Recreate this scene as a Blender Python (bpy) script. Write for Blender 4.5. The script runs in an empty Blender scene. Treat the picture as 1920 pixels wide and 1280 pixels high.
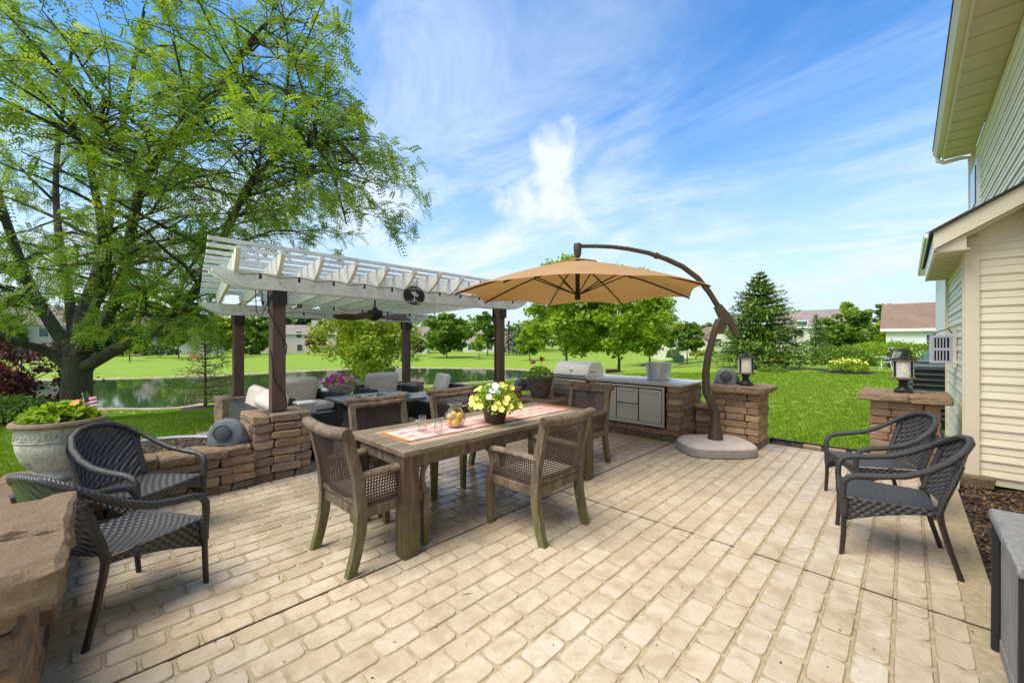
import bpy, bmesh, math, random
import numpy as np
from mathutils import Vector, Matrix, noise
R = math.radians
random.seed(7)
rng = np.random.default_rng(7)
scene = bpy.context.scene
col = scene.collection

# ---------------------------------------------------------------- camera
FPX, EYE, YAW = 757.0, 1.5, R(44.35)
cam_d = bpy.data.cameras.new('camera'); cam = bpy.data.objects.new('camera', cam_d); col.objects.link(cam)
cam_d.sensor_width = 36; cam_d.lens = 36 * FPX / 1920; cam_d.clip_end = 3000; cam_d.clip_start = 0.05
cam.location = (0, 0, EYE); cam.rotation_euler = (R(90), 0, YAW)
scene.camera = cam
V2 = (-math.sin(YAW), math.cos(YAW)); R2 = (math.cos(YAW), math.sin(YAW))

# ---------------------------------------------------------------- world, sun, exposure
SUN_EL, SUN_AZ = R(60), R(194)          # azimuth measured clockwise from +Y
world = bpy.data.worlds.new('World'); scene.world = world; world.use_nodes = True
def build_world():
    nt = world.node_tree; N = nt.nodes; L = nt.links
    N.clear()
    out = N.new('ShaderNodeOutputWorld'); bg = N.new('ShaderNodeBackground'); L.new(bg.outputs[0], out.inputs[0])
    bg.inputs[1].default_value = 0.15
    sky = N.new('ShaderNodeTexSky'); sky.sky_type = 'NISHITA'; sky.sun_disc = False
    sky.sun_elevation = SUN_EL; sky.sun_rotation = SUN_AZ
    sky.air_density = 1.0; sky.dust_density = 0.6; sky.ozone_density = 4.0; sky.altitude = 200
    tc = N.new('ShaderNodeTexCoord')
    sep = N.new('ShaderNodeSeparateXYZ'); L.new(tc.outputs['Generated'], sep.inputs[0])
    def math_(op, a, b=None, clamp=False):
        n = N.new('ShaderNodeMath'); n.operation = op; n.use_clamp = clamp
        for i, q in enumerate((a, b)):
            if q is None: continue
            if isinstance(q, (int, float)): n.inputs[i].default_value = q
            else: L.new(q, n.inputs[i])
        return n.outputs[0]
    def mapr(x, a, b, c=0.0, d=1.0, smooth=True):
        n = N.new('ShaderNodeMapRange'); n.interpolation_type = 'SMOOTHSTEP' if smooth else 'LINEAR'
        L.new(x, n.inputs[0])
        for i, q in enumerate((a, b, c, d)): n.inputs[i + 1].default_value = q
        return n.outputs[0]
    den = math_('ADD', math_('MAXIMUM', sep.outputs[2], 0.0), 0.16)
    cx = math_('DIVIDE', sep.outputs[0], den); cy = math_('DIVIDE', sep.outputs[1], den)
    comb = N.new('ShaderNodeCombineXYZ'); L.new(cx, comb.inputs[0]); L.new(cy, comb.inputs[1])
    # wispy high cloud, stretched one way
    mp = N.new('ShaderNodeMapping'); L.new(comb.outputs[0], mp.inputs[0])
    mp.inputs['Rotation'].default_value = (0, 0, R(35)); mp.inputs['Scale'].default_value = (0.8, 1.35, 1)
    n1 = N.new('ShaderNodeTexNoise'); L.new(mp.outputs[0], n1.inputs[0]); n1.inputs['Scale'].default_value = 1.3
    n1.inputs['Detail'].default_value = 9; n1.inputs['Roughness'].default_value = 0.62; n1.inputs['Distortion'].default_value = 0.5
    n2 = N.new('ShaderNodeTexNoise'); L.new(comb.outputs[0], n2.inputs[0]); n2.inputs['Scale'].default_value = 0.5
    n2.inputs['Detail'].default_value = 4
    wisp = math_('MULTIPLY', mapr(n1.outputs[0], 0.36, 0.74), mapr(n2.outputs[0], 0.26, 0.58))
    # one fair-weather puff and a veil low over the horizon
    nz = N.new('ShaderNodeTexNoise'); L.new(tc.outputs['Generated'], nz.inputs[0]); nz.inputs['Scale'].default_value = 9
    nz.inputs['Detail'].default_value = 8; nz.inputs['Roughness'].default_value = 0.58
    def puff(px, py, rad, amp):
        u = (px - 960) / FPX; w = (640 - py) / FPX
        d = Vector((V2[0] + u * R2[0], V2[1] + u * R2[1], w)).normalized()
        dn = N.new('ShaderNodeVectorMath'); dn.operation = 'DISTANCE'
        L.new(tc.outputs['Generated'], dn.inputs[0]); dn.inputs[1].default_value = d
        base = mapr(dn.outputs['Value'], 0.0, rad, 1.0, 0.0, False)
        return mapr(math_('ADD', base, math_('MULTIPLY', math_('SUBTRACT', nz.outputs[0], 0.5), amp)), 0.28, 1.0)
    p = math_('MAXIMUM', puff(1050, 345, 0.24, 1.5), puff(985, 385, 0.17, 1.5))
    p = math_('MAXIMUM', p, puff(1015, 285, 0.13, 1.3))
    veil = mapr(sep.outputs[2], 0.0, 0.50, 0.93, 0.0)
    wv = math_('MULTIPLY', wisp, 0.75)
    fac = math_('MAXIMUM', math_('ADD', wv, veil, True), math_('MULTIPLY', p, 0.9))
    mix = N.new('ShaderNodeMix'); mix.data_type = 'RGBA'
    hs = N.new('ShaderNodeHueSaturation'); hs.inputs['Saturation'].default_value = 1.25; hs.inputs['Value'].default_value = 0.72; L.new(sky.outputs[0], hs.inputs['Color'])
    cm = N.new('ShaderNodeMix'); cm.data_type = 'RGBA'; L.new(math_('MAXIMUM', p, wv), cm.inputs[0]); cm.inputs[6].default_value = (1.85, 2.3, 2.75, 1); cm.inputs[7].default_value = (2.55, 2.7, 2.85, 1)
    L.new(fac, mix.inputs[0]); L.new(hs.outputs[0], mix.inputs[6]); L.new(cm.outputs[2], mix.inputs[7])
    L.new(mix.outputs[2], bg.inputs[0])
build_world()
sun_d = bpy.data.lights.new('sun', 'SUN'); sun = bpy.data.objects.new('sun', sun_d); col.objects.link(sun)
sun_d.energy = 2.2; sun_d.angle = R(50); sun_d.color = (1.0, 0.92, 0.79)
_sd = Vector((math.sin(SUN_AZ) * math.cos(SUN_EL), math.cos(SUN_AZ) * math.cos(SUN_EL), math.sin(SUN_EL)))
sun.rotation_euler = _sd.to_track_quat('Z', 'Y').to_euler(); sun.location = _sd * 40
vs = scene.view_settings
vs.view_transform = 'Standard'; vs.look = 'None'; vs.gamma = 1; vs.use_curve_mapping = False; vs.exposure = 1.42

# ---------------------------------------------------------------- placing helpers (pixel of the photo -> direction)
def ray(px, py):
    u = (px - 960) / FPX; w = (640 - py) / FPX
    return Vector((V2[0] + u * R2[0], V2[1] + u * R2[1], w))
def at(px, py, d): return Vector((0, 0, EYE)) + ray(px, py) * d
def onz(px, py, z):
    r = ray(px, py); return Vector((0, 0, EYE)) + r * ((z - EYE) / r.z)
def cam_ds(x, y): return x * V2[0] + y * V2[1], x * R2[0] + y * R2[1]

# ---------------------------------------------------------------- materials
MATS = {}
class NT:
    def __init__(s, name):
        s.m = bpy.data.materials.new(name); s.m.use_nodes = True
        s.t = s.m.node_tree; s.N = s.t.nodes; s.L = s.t.links
        s.b = s.N['Principled BSDF']; s.out = s.N['Material Output']
        s.tc = s.N.new('ShaderNodeTexCoord')
    def set(s, k, v):
        i = s.b.inputs[k]
        if hasattr(v, 'is_output'): s.L.new(v, i)
        elif isinstance(v, tuple) and len(v) == 3: i.default_value = (*v, 1)
        else: i.default_value = v
    def mp(s, scale=(1, 1, 1), rot=(0, 0, 0), src='Object', loc=(0, 0, 0)):
        n = s.N.new('ShaderNodeMapping'); n.inputs['Scale'].default_value = scale; n.inputs['Rotation'].default_value = rot
        n.inputs['Location'].default_value = loc
        if src == 'World':
            g = s.N.new('ShaderNodeNewGeometry'); s.L.new(g.outputs['Position'], n.inputs[0])
        else: s.L.new(s.tc.outputs[src], n.inputs[0])
        return n.outputs[0]
    def noise(s, vec, scale, detail=4, rough=0.55, dist=0):
        n = s.N.new('ShaderNodeTexNoise'); s.L.new(vec, n.inputs[0]); n.inputs['Scale'].default_value = scale
        n.inputs['Detail'].default_value = detail; n.inputs['Roughness'].default_value = rough; n.inputs['Distortion'].default_value = dist
        return n.outputs[0]
    def wave(s, vec, scale, kind='BANDS', axis='X', dist=0, detail=2, prof='SIN'):
        n = s.N.new('ShaderNodeTexWave'); s.L.new(vec, n.inputs[0]); n.inputs['Scale'].default_value = scale
        n.wave_type = kind; n.bands_direction = axis; n.wave_profile = prof
        n.inputs['Distortion'].default_value = dist; n.inputs['Detail'].default_value = detail
        return n.outputs[1]
    def vor(s, vec, scale, out='Distance', feat='F1'):
        n = s.N.new('ShaderNodeTexVoronoi'); n.feature = feat; s.L.new(vec, n.inputs[0]); n.inputs['Scale'].default_value = scale
        return n.outputs[out]
    def ramp(s, fac, stops):
        n = s.N.new('ShaderNodeValToRGB'); s.L.new(fac, n.inputs[0]); e = n.color_ramp.elements
        while len(e) < len(stops): e.new(0.5)
        for q, (p, c) in zip(e, stops):
            q.position = p; q.color = (*c, 1) if len(c) == 3 else c
        return n.outputs[0]
    def mix(s, fac, a, b, blend='MIX'):
        n = s.N.new('ShaderNodeMix'); n.data_type = 'RGBA'; n.blend_type = blend
        for i, q in ((0, fac), (6, a), (7, b)):
            if hasattr(q, 'is_output'): s.L.new(q, n.inputs[i])
            elif i == 0: n.inputs[0].default_value = q
            else: n.inputs[i].default_value = (*q, 1) if len(q) == 3 else q
        return n.outputs[2]
    def math(s, op, a, b=0.0, clamp=False):
        n = s.N.new('ShaderNodeMath'); n.operation = op; n.use_clamp = clamp
        for i, q in enumerate((a, b)):
            if hasattr(q, 'is_output'): s.L.new(q, n.inputs[i])
            else: n.inputs[i].default_value = q
        return n.outputs[0]
    def mr(s, x, a, b, c=0.0, d=1.0):
        n = s.N.new('ShaderNodeMapRange'); s.L.new(x, n.inputs[0])
        for i, q in enumerate((a, b, c, d)): n.inputs[i + 1].default_value = q
        return n.outputs[0]
    def bump(s, h, strength=0.4, dist=0.01):
        n = s.N.new('ShaderNodeBump'); s.L.new(h, n.inputs['Height']); n.inputs['Strength'].default_value = strength
        n.inputs['Distance'].default_value = dist
        if s.b.inputs['Normal'].is_linked: s.L.new(s.b.inputs['Normal'].links[0].from_socket, n.inputs['Normal'])
        s.L.new(n.outputs[0], s.b.inputs['Normal'])
    def rnd(s): return s.N.new('ShaderNodeObjectInfo').outputs['Random']
    def attr(s, name):
        n = s.N.new('ShaderNodeAttribute'); n.attribute_name = name; return n.outputs['Fac']
    def done(s, key): MATS[key] = s.m; return s.m

def m_plain(key, c, rough=0.5, metal=0.0, var=0.12, nscale=30, bump=0.0, spec=0.5, src='Object'):
    n = NT(key); v = n.mp(src=src)
    k = n.noise(v, nscale, 5)
    n.set('Base Color', n.ramp(k, [(0.3, tuple(x * (1 - var) for x in c)), (0.7, tuple(min(1, x * (1 + var)) for x in c))]))
    n.set('Roughness', n.mr(k, 0.3, 0.7, max(0.02, rough - 0.06), min(1, rough + 0.06))); n.set('Metallic', metal)
    n.set('Specular IOR Level', spec)
    if bump: n.bump(k, bump, 0.01)
    return n.done(key)

def m_stone(key, tones, world=False):
    n = NT(key); v = n.mp(src='World')
    base = n.ramp(n.rnd(), [(i / (len(tones) - 1), t) for i, t in enumerate(tones)])
    k = n.noise(v, 11, 8, 0.72); f = n.noise(v, 85, 6, 0.75)
    c2 = n.mix(n.mr(k, 0.52, 0.72, 0, 0.5), base, (0.13, 0.085, 0.05))
    c3 = n.mix(n.mr(f, 0.45, 0.75, 0, 0.35), c2, (0.52, 0.38, 0.24))
    g = n.noise(v, 3.0, 4)
    c4 = n.mix(n.mr(g, 0.60, 0.78, 0, 0.5), c3, (0.10, 0.085, 0.05))
    n.set('Base Color', c4); n.set('Roughness', n.mr(k, 0.3, 0.7, 0.62, 0.9))
    n.bump(f, 1.0, 0.02); n.bump(k, 1.0, 0.04)
    return n.done(key)

def m_paver(key, joined):
    n = NT(key); v = n.mp(src='World')
    r = n.attr('rnd') if joined else n.rnd()
    base = n.ramp(r, [(0, (0.475, 0.39, 0.28)), (0.35, (0.52, 0.44, 0.325)), (0.7, (0.555, 0.48, 0.37)), (1, (0.51, 0.41, 0.28))])
    big = n.noise(v, 0.9, 4, 0.6); mid = n.noise(v, 7, 6, 0.65, 0.6); fine = n.noise(v, 70, 4, 0.7)
    c = n.mix(n.mr(big, 0.4, 0.66, 0, 0.45), base, (0.46, 0.345, 0.21))
    c = n.mix(n.mr(mid, 0.49, 0.66, 0, 0.75), c, (0.37, 0.28, 0.175))
    c = n.mix(n.mr(mid, 0.28, 0.44, 0.45, 0), c, (0.70, 0.635, 0.53))
    st = n.noise(v, 2.4, 6, 0.7)
    c = n.mix(n.mr(st, 0.50, 0.66, 0, 0.55), c, (0.33, 0.24, 0.14))
    vein = n.noise(n.mp((3, 11, 3), (0, 0, R(25)), 'World'), 3, 6, 0.7, 1.2)
    c = n.mix(n.mr(n.math('ABSOLUTE', n.math('SUBTRACT', vein, 0.5)), 0.0, 0.022, 0.38, 0), c, (0.30, 0.20, 0.11))
    sp = n.noise(v, 38, 3, 0.8)
    c = n.mix(n.mr(sp, 0.66, 0.72, 0, 0.5), c, (0.16, 0.11, 0.07))
    # rain-wet film that has not dried around the dining set
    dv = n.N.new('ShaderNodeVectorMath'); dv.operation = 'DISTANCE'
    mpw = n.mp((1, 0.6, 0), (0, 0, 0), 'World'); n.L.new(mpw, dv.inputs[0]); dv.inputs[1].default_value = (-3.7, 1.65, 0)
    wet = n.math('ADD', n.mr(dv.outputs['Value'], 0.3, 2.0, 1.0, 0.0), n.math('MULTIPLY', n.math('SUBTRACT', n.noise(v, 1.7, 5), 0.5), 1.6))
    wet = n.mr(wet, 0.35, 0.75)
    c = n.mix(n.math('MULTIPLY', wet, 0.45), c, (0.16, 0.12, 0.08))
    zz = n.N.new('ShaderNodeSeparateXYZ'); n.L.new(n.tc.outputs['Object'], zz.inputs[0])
    c = n.mix(n.math('MULTIPLY', n.mr(zz.outputs[2], 0.001, 0.0055, 0.85, 0), n.mr(n.noise(v, 5, 3), 0.35, 0.6, 0.35, 1.0)), c, (0.15, 0.105, 0.06))  # joint-edge shadow lines painted into the colour of the lower paver sides
    fs = n.noise(n.mp((40, 110, 40), (0, 0, R(35)), 'World'), 1, 3, 0.7)
    c = n.mix(n.mr(fs, 0.60, 0.70, 0, 0.45), c, (0.27, 0.19, 0.11))
    n.set('Base Color', c)
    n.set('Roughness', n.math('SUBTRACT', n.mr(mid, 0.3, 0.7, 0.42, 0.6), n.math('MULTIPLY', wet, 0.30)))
    n.bump(mid, 0.35, 0.012); n.bump(fine, 0.25, 0.004)
    return n.done(key)

def m_leaf(key, lo, hi, trans=0.35, rough=0.45, third=None):
    n = NT(key); r = n.attr('rnd')
    stops = [(0, lo), (1, hi)] if third is None else [(0, lo), (0.72, hi), (0.9, hi), (1, third)]
    c = n.ramp(r, stops)
    n.set('Base Color', c); n.set('Roughness', rough); n.set('Specular IOR Level', 0.3)
    tr = n.N.new('ShaderNodeBsdfTranslucent'); n.L.new(n.mix(1.0, c, (1.0, 1.0, 0.55), 'MULTIPLY'), tr.inputs[0])
    ms = n.N.new('ShaderNodeMixShader'); ms.inputs[0].default_value = trans
    n.L.new(n.b.outputs[0], ms.inputs[1]); n.L.new(tr.outputs[0], ms.inputs[2]); n.L.new(ms.outputs[0], n.out.inputs[0])
    return n.done(key)

def m_wood(key, a, b, scale=(2, 30, 30), rough=0.75, moss=False, src='Object'):
    n = NT(key); v = n.mp(scale, src=src)
    g = n.noise(v, 2.2, 6, 0.65, 0.4); k = n.noise(n.mp(src=src), 6, 4)
    c = n.ramp(g, [(0.3, a), (0.7, b)])
    c = n.mix(n.mr(k, 0.5, 0.8, 0, 0.6), c, tuple(x * 0.45 for x in a))
    if moss:
        z = n.N.new('ShaderNodeSeparateXYZ'); n.L.new(n.mp(src='World'), z.inputs[0])
        mm = n.math('MULTIPLY', n.mr(n.noise(n.mp(src='World'), 16, 5, 0.7), 0.42, 0.54), n.mr(z.outputs[2], 0.08, 0.45, 1.0, 0.0))
        mm = n.math('MAXIMUM', mm, n.math('MULTIPLY', n.mr(n.noise(n.mp(src='World'), 9, 5, 0.7), 0.58, 0.72), 0.45))
        c = n.mix(n.math('MULTIPLY', mm, 0.7), c, (0.09, 0.115, 0.015))
    n.set('Base Color', c); n.set('Roughness', rough); n.bump(g, 0.5, 0.006)
    return n.done(key)

def m_weave(key, c, sc=55, bs=1.0):
    n = NT(key); v = n.mp()
    w1 = n.wave(v, sc, axis='DIAGONAL', prof='SIN', dist=0.3)
    w2 = n.wave(n.mp(rot=(0, 0, R(90))), sc * 0.8, axis='DIAGONAL', dist=0.3)
    h = n.math('ADD', n.math('MULTIPLY', w1, 0.5), n.math('MULTIPLY', w2, 0.5))
    n.set('Base Color', n.ramp(h, [(0.2, tuple(x * 0.25 for x in c)), (0.75, c)]))
    n.set('Roughness', 0.4); n.bump(h, bs, 0.010)
    return n.done(key)

def m_siding(key, c):
    n = NT(key); k = n.noise(n.mp((1, 1, 14), src='World'), 3, 5); d = n.noise(n.mp(src='World'), 2.0, 4)
    cc = n.ramp(k, [(0.3, tuple(x * 0.93 for x in c)), (0.7, c)])
    n.set('Base Color', n.mix(n.mr(d, 0.5, 0.8, 0, 0.25), cc, tuple(x * 0.75 for x in c)))
    n.set('Roughness', 0.45); n.bump(k, 0.08, 0.004)
    return n.done(key)

def m_far_siding(key, c, pitch=0.2):
    n = NT(key); w = n.wave(n.mp(src='World'), 0.314 / pitch * 1.0, axis='Z', prof='SAW')
    n.set('Base Color', n.ramp(w, [(0.0, tuple(x * 0.75 for x in c)), (0.15, c), (1, c)])); n.set('Roughness', 0.6)
    return n.done(key)

def m_shingle(key, a, b):
    n = NT(key); v = n.mp(src='World'); k = n.noise(n.mp((1, 1, 5), src='World'), 4, 5, 0.7); g = n.noise(v, 0.7, 3)
    c = n.ramp(k, [(0.3, a), (0.7, b)]); n.set('Base Color', n.mix(n.mr(g, 0.4, 0.7, 0, 0.4), c, tuple(x * 0.7 for x in a)))
    n.set('Roughness', 0.9); n.bump(k, 0.4, 0.02)
    return n.done(key)

def m_glass(key, tint=(1, 1, 1)):
    n = NT(key); tr = n.N.new('ShaderNodeBsdfTransparent'); tr.inputs[0].default_value = (0.95, 0.97, 0.96, 1)
    gl = n.N.new('ShaderNodeBsdfGlossy'); gl.inputs['Roughness'].default_value = 0.03; lw = n.N.new('ShaderNodeLayerWeight'); lw.inputs[0].default_value = 0.5; fr = n.math('ADD', n.math('MULTIPLY', n.math('POWER', lw.outputs['Facing'], 2.0), 0.75), 0.08).node
    ms = n.N.new('ShaderNodeMixShader'); n.L.new(fr.outputs[0], ms.inputs[0]); n.L.new(tr.outputs[0], ms.inputs[1]); n.L.new(gl.outputs[0], ms.inputs[2]); n.L.new(ms.outputs[0], n.out.inputs[0])
    return n.done(key)
# ---------------------------------------------------------------- mesh helpers
def rotz(a): return Matrix.Rotation(a, 3, 'Z')
class MB:
    def __init__(s): s.v = []; s.f = []
    def add(s, vs, fs):
        o = len(s.v); s.v += [tuple(p) for p in vs]; s.f += [tuple(i + o for i in f) for f in fs]; return s
    def box(s, c, d, rot=None, taper=1.0, b=0.0):
        x, y, z = (q / 2 for q in d); c = Vector(c)
        if b > 0: return s.cbox(c, d, b, rot)
        P = []
        for k in (-1, 1):
            t = 1.0 if k < 0 else taper
            for i, j in ((-1, -1), (1, -1), (1, 1), (-1, 1)): P.append(Vector((i * x * t, j * y * t, k * z)))
        if rot is not None: P = [rot @ p for p in P]
        return s.add([p + c for p in P], [(0, 3, 2, 1), (4, 5, 6, 7), (0, 1, 5, 4), (1, 2, 6, 5), (2, 3, 7, 6), (3, 0, 4, 7)])
    def cbox(s, c, d, b, rot=None, jit=0.0, r=None):
        h = [q / 2 for q in d]; c = Vector(c); P = []; idx = {}
        for i in (-1, 1):
            for j in (-1, 1):
                for k in (-1, 1):
                    jv = Vector((r.uniform(-jit, jit), r.uniform(-jit, jit), r.uniform(-jit * .6, jit * .6))) if jit else Vector((0, 0, 0))
                    for a in range(3):
                        sg = (i, j, k); p = Vector([sg[q] * (h[q] if q == a else h[q] - b) for q in range(3)]) + jv
                        idx[(i, j, k, a)] = len(P); P.append(p)
        F = []
        def quad(q):
            n = (P[q[1]] - P[q[0]]).cross(P[q[2]] - P[q[1]]); m = sum((P[t] for t in q), Vector()) / len(q)
            F.append(tuple(q) if n.dot(m) > 0 else tuple(reversed(q)))
        S = (-1, 1)
        for a in range(3):
            o = [q for q in range(3) if q != a]
            for sg in S:
                q = []
                for u, w in ((-1, -1), (1, -1), (1, 1), (-1, 1)):
                    t = [0, 0, 0]; t[a] = sg; t[o[0]] = u; t[o[1]] = w; q.append(idx[(*t, a)])
                quad(q)
            for u in S:
                for w in S:
                    t0 = [0, 0, 0]; t0[a] = -1; t0[o[0]] = u; t0[o[1]] = w; t1 = list(t0); t1[a] = 1
                    quad([idx[(*t0, o[0])], idx[(*t1, o[0])], idx[(*t1, o[1])], idx[(*t0, o[1])]])
        for i in S:
            for j in S:
                for k in S: quad([idx[(i, j, k, 0)], idx[(i, j, k, 1)], idx[(i, j, k, 2)]])
        if rot is not None: P = [rot @ p for p in P]
        return s.add([p + c for p in P], F)
    def bar(s, a, b, w, h, up=(0, 0, 1), bev=0.0):
        a = Vector(a); b = Vector(b); y = (b - a); L = y.length; y.normalize(); up = Vector(up)
        x = y.cross(up)
        if x.length < 1e-4: x = y.cross(Vector((1, 0, 0)))
        x.normalize(); z = x.cross(y)
        M = Matrix((x, y, z)).transposed()
        return s.cbox((a + b) / 2, (w, L, h), bev, M) if bev else s.box((a + b) / 2, (w, L, h), M)
    def tube(s, pts, r, n=8, caps=True, flat=1.0):
        pts = [Vector(p) for p in pts]; m = len(pts); rr = r if isinstance(r, (list, tuple)) else [r] * m
        V = []; t0 = (pts[1] - pts[0]).normalized()
        u = t0.cross(Vector((0, 0, 1)))
        if u.length < 1e-3: u = t0.cross(Vector((1, 0, 0)))
        u.normalize()
        for i, p in enumerate(pts):
            t = (pts[min(i + 1, m - 1)] - pts[max(i - 1, 0)]).normalized()
            u = (u - t * u.dot(t)).normalized(); w = t.cross(u)
            for k in range(n):
                a = 2 * math.pi * k / n; V.append(p + (u * math.cos(a) + w * math.sin(a) * flat) * rr[i])
        F = [(i * n + k, i * n + (k + 1) % n, (i + 1) * n + (k + 1) % n, (i + 1) * n + k) for i in range(m - 1) for k in range(n)]
        if caps: F += [tuple(reversed(range(n))), tuple(range((m - 1) * n, m * n))]
        return s.add(V, F)
    def lathe(s, prof, n=20, c=(0, 0, 0), sx=1.0, sy=1.0):
        V = []; c = Vector(c)
        for r, z in prof:
            for k in range(n):
                a = 2 * math.pi * k / n; V.append(c + Vector((r * math.cos(a) * sx, r * math.sin(a) * sy, z)))
        m = len(prof)
        F = [(i * n + k, i * n + (k + 1) % n, (i + 1) * n + (k + 1) % n, (i + 1) * n + k) for i in range(m - 1) for k in range(n)]
        if prof[0][0] > 1e-4: F.append(tuple(reversed(range(n))))
        if prof[-1][0] > 1e-4: F.append(tuple(range((m - 1) * n, m * n)))
        return s.add(V, F)
    def grid(s, fn, nu, nv, two=False):
        V = [fn(i / nu, j / nv) for j in range(nv + 1) for i in range(nu + 1)]
        F = [(j * (nu + 1) + i, j * (nu + 1) + i + 1, (j + 1) * (nu + 1) + i + 1, (j + 1) * (nu + 1) + i) for j in range(nv) for i in range(nu)]
        return s.add(V, F)
    def prism(s, poly, z0, z1):
        n = len(poly); V = [(x, y, z0) for x, y in poly] + [(x, y, z1) for x, y in poly]
        return s.add(V, [tuple(reversed(range(n))), tuple(range(n, 2 * n))] + [(i, (i + 1) % n, n + (i + 1) % n, n + i) for i in range(n)])
    def extr(s, poly, fn, t):
        # poly in a plane; fn(a, b, k) gives the point on side k = -1, 1
        n = len(poly); V = [fn(a, b, -1) for a, b in poly] + [fn(a, b, 1) for a, b in poly]
        return s.add(V, [tuple(reversed(range(n))), tuple(range(n, 2 * n))] + [(i, (i + 1) % n, n + (i + 1) % n, n + i) for i in range(n)])
    def mesh(s, name, smooth=True):
        me = bpy.data.meshes.new(name); me.from_pydata([tuple(p) for p in s.v], [], s.f); me.update()
        if smooth: shade(me)
        return me
    def build(s, name, mat, parent=None, loc=None, rz=None, smooth=True):
        return new(name, s.mesh(name, smooth), mat, parent, loc, rz)
def shade(me, ang=40):
    me.polygons.foreach_set('use_smooth', [True] * len(me.polygons))
    me.set_sharp_from_angle(angle=R(ang))
def new(name, me, mat=None, parent=None, loc=None, rz=None):
    o = bpy.data.objects.new(name, me); col.objects.link(o)
    if mat and me and not me.materials: me.materials.append(MATS[mat])
    if parent: o.parent = parent
    if loc is not None: o.location = loc
    if rz is not None: o.rotation_euler = (0, 0, rz)
    return o
def tag(o, label, cat=None, group=None, kind=None):
    if label: o['label'] = label
    if cat: o['category'] = cat
    if group: o['group'] = group
    if kind: o['kind'] = kind
    return o
def empty(name, label, cat, loc=(0, 0, 0), rz=0, group=None):
    o = bpy.data.objects.new(name, None); col.objects.link(o); o.location = loc; o.rotation_euler = (0, 0, rz)
    o.empty_display_size = 0.1
    return tag(o, label, cat, group)
def kids(o): return [c for c in bpy.data.objects if c.parent == o]
def dup(root, loc, rz, label, scale=None):
    r = root.copy(); col.objects.link(r); r.location = loc; r.rotation_euler = (0, 0, rz)
    if scale: r.scale = scale
    r['label'] = label
    for ch in kids(root):
        c = ch.copy(); col.objects.link(c); c.parent = r
        for g in kids(ch):
            d = g.copy(); col.objects.link(d); d.parent = c
    return r
def np_mesh(name, V, F4=None, F3=None, rnd=None, smooth=False):
    me = bpy.data.meshes.new(name); V = np.asarray(V, dtype=np.float32)
    parts = []; tot = []
    if F4 is not None and len(F4): parts.append(np.asarray(F4, dtype=np.int32).ravel()); tot.append(np.full(len(F4), 4, np.int32))
    if F3 is not None and len(F3): parts.append(np.asarray(F3, dtype=np.int32).ravel()); tot.append(np.full(len(F3), 3, np.int32))
    li = np.concatenate(parts); lt = np.concatenate(tot); ls = np.concatenate(([0], np.cumsum(lt)[:-1])).astype(np.int32)
    me.vertices.add(len(V)); me.vertices.foreach_set('co', V.ravel())
    me.loops.add(len(li)); me.loops.foreach_set('vertex_index', li)
    me.polygons.add(len(lt)); me.polygons.foreach_set('loop_start', ls)
    me.update(calc_edges=True); me.validate()
    if rnd is not None:
        a = me.attributes.new('rnd', 'FLOAT', 'FACE'); a.data.foreach_set('value', np.asarray(rnd, dtype=np.float32)[:len(me.polygons)])
    if smooth: me.polygons.foreach_set('use_smooth', [True] * len(me.polygons))
    return me

# ---------------------------------------------------------------- material set
STONE = [(0.42, 0.265, 0.14), (0.52, 0.35, 0.19), (0.34, 0.195, 0.115), (0.58, 0.41, 0.24), (0.32, 0.215, 0.15), (0.46, 0.255, 0.13), (0.34, 0.26, 0.205)]
m_stone('stone', STONE)
m_stone('stone_cap', [(0.30, 0.195, 0.11), (0.36, 0.24, 0.135), (0.25, 0.17, 0.105)])
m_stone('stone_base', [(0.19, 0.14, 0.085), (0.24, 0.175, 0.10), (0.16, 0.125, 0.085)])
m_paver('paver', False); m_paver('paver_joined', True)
m_plain('joint', (0.36, 0.285, 0.175), 0.75, var=0.25, nscale=25, bump=0.3, src='World')
m_plain('groove', (0.10, 0.075, 0.05), 0.9)
m_plain('core', (0.07, 0.055, 0.045), 0.95, nscale=12, src='World')
m_plain('white_paint', (0.62, 0.60, 0.54), 0.5, var=0.08, nscale=6, bump=0.05)
m_wood('post_brown', (0.085, 0.045, 0.03), (0.15, 0.085, 0.06), (25, 25, 1.5), 0.6)
n = NT('pergola_white'); k = n.noise(n.mp((6, 6, 6), src='World'), 0.8, 6, 0.7); k2 = n.noise(n.mp((14, 14, 3), src='World'), 1.0, 5, 0.7)
c = n.ramp(k2, [(0.3, (0.66, 0.64, 0.58)), (0.7, (0.84, 0.82, 0.77))]); c = n.mix(n.mr(k, 0.52, 0.72, 0, 0.5), c, (0.34, 0.33, 0.21))
n.set('Base Color', c); n.set('Roughness', 0.6); n.bump(k2, 0.15, 0.004); n.done('pergola_white')
m_plain('black_metal', (0.018, 0.018, 0.018), 0.45, 0.3, var=0.3)
m_plain('bronze', (0.095, 0.068, 0.048), 0.38, 0.4, var=0.15, nscale=14)
m_plain('concrete', (0.52, 0.44, 0.385), 0.85, var=0.12, nscale=10, bump=0.15)
m_plain('concrete_dark', (0.25, 0.22, 0.205), 0.9, var=0.15, nscale=10, bump=0.2)
m_wood('teak', (0.07, 0.046, 0.028), (0.25, 0.18, 0.115), (9, 9, 2.2), 0.75, True, 'World')
m_wood('teak_dark', (0.035, 0.02, 0.013), (0.16, 0.095, 0.055), (14, 14, 1.5), 0.6, True, 'World')
m_wood('teak_top', (0.095, 0.07, 0.045), (0.29, 0.22, 0.14), (22, 1.6, 10), 0.55, False, 'World')
m_wood('tile_inlay', (0.34, 0.26, 0.16), (0.47, 0.37, 0.25), (2, 2, 2), 0.4, False, 'World')
m_plain('cane', (0.062, 0.036, 0.027), 0.55, var=0.35, nscale=40)
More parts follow.
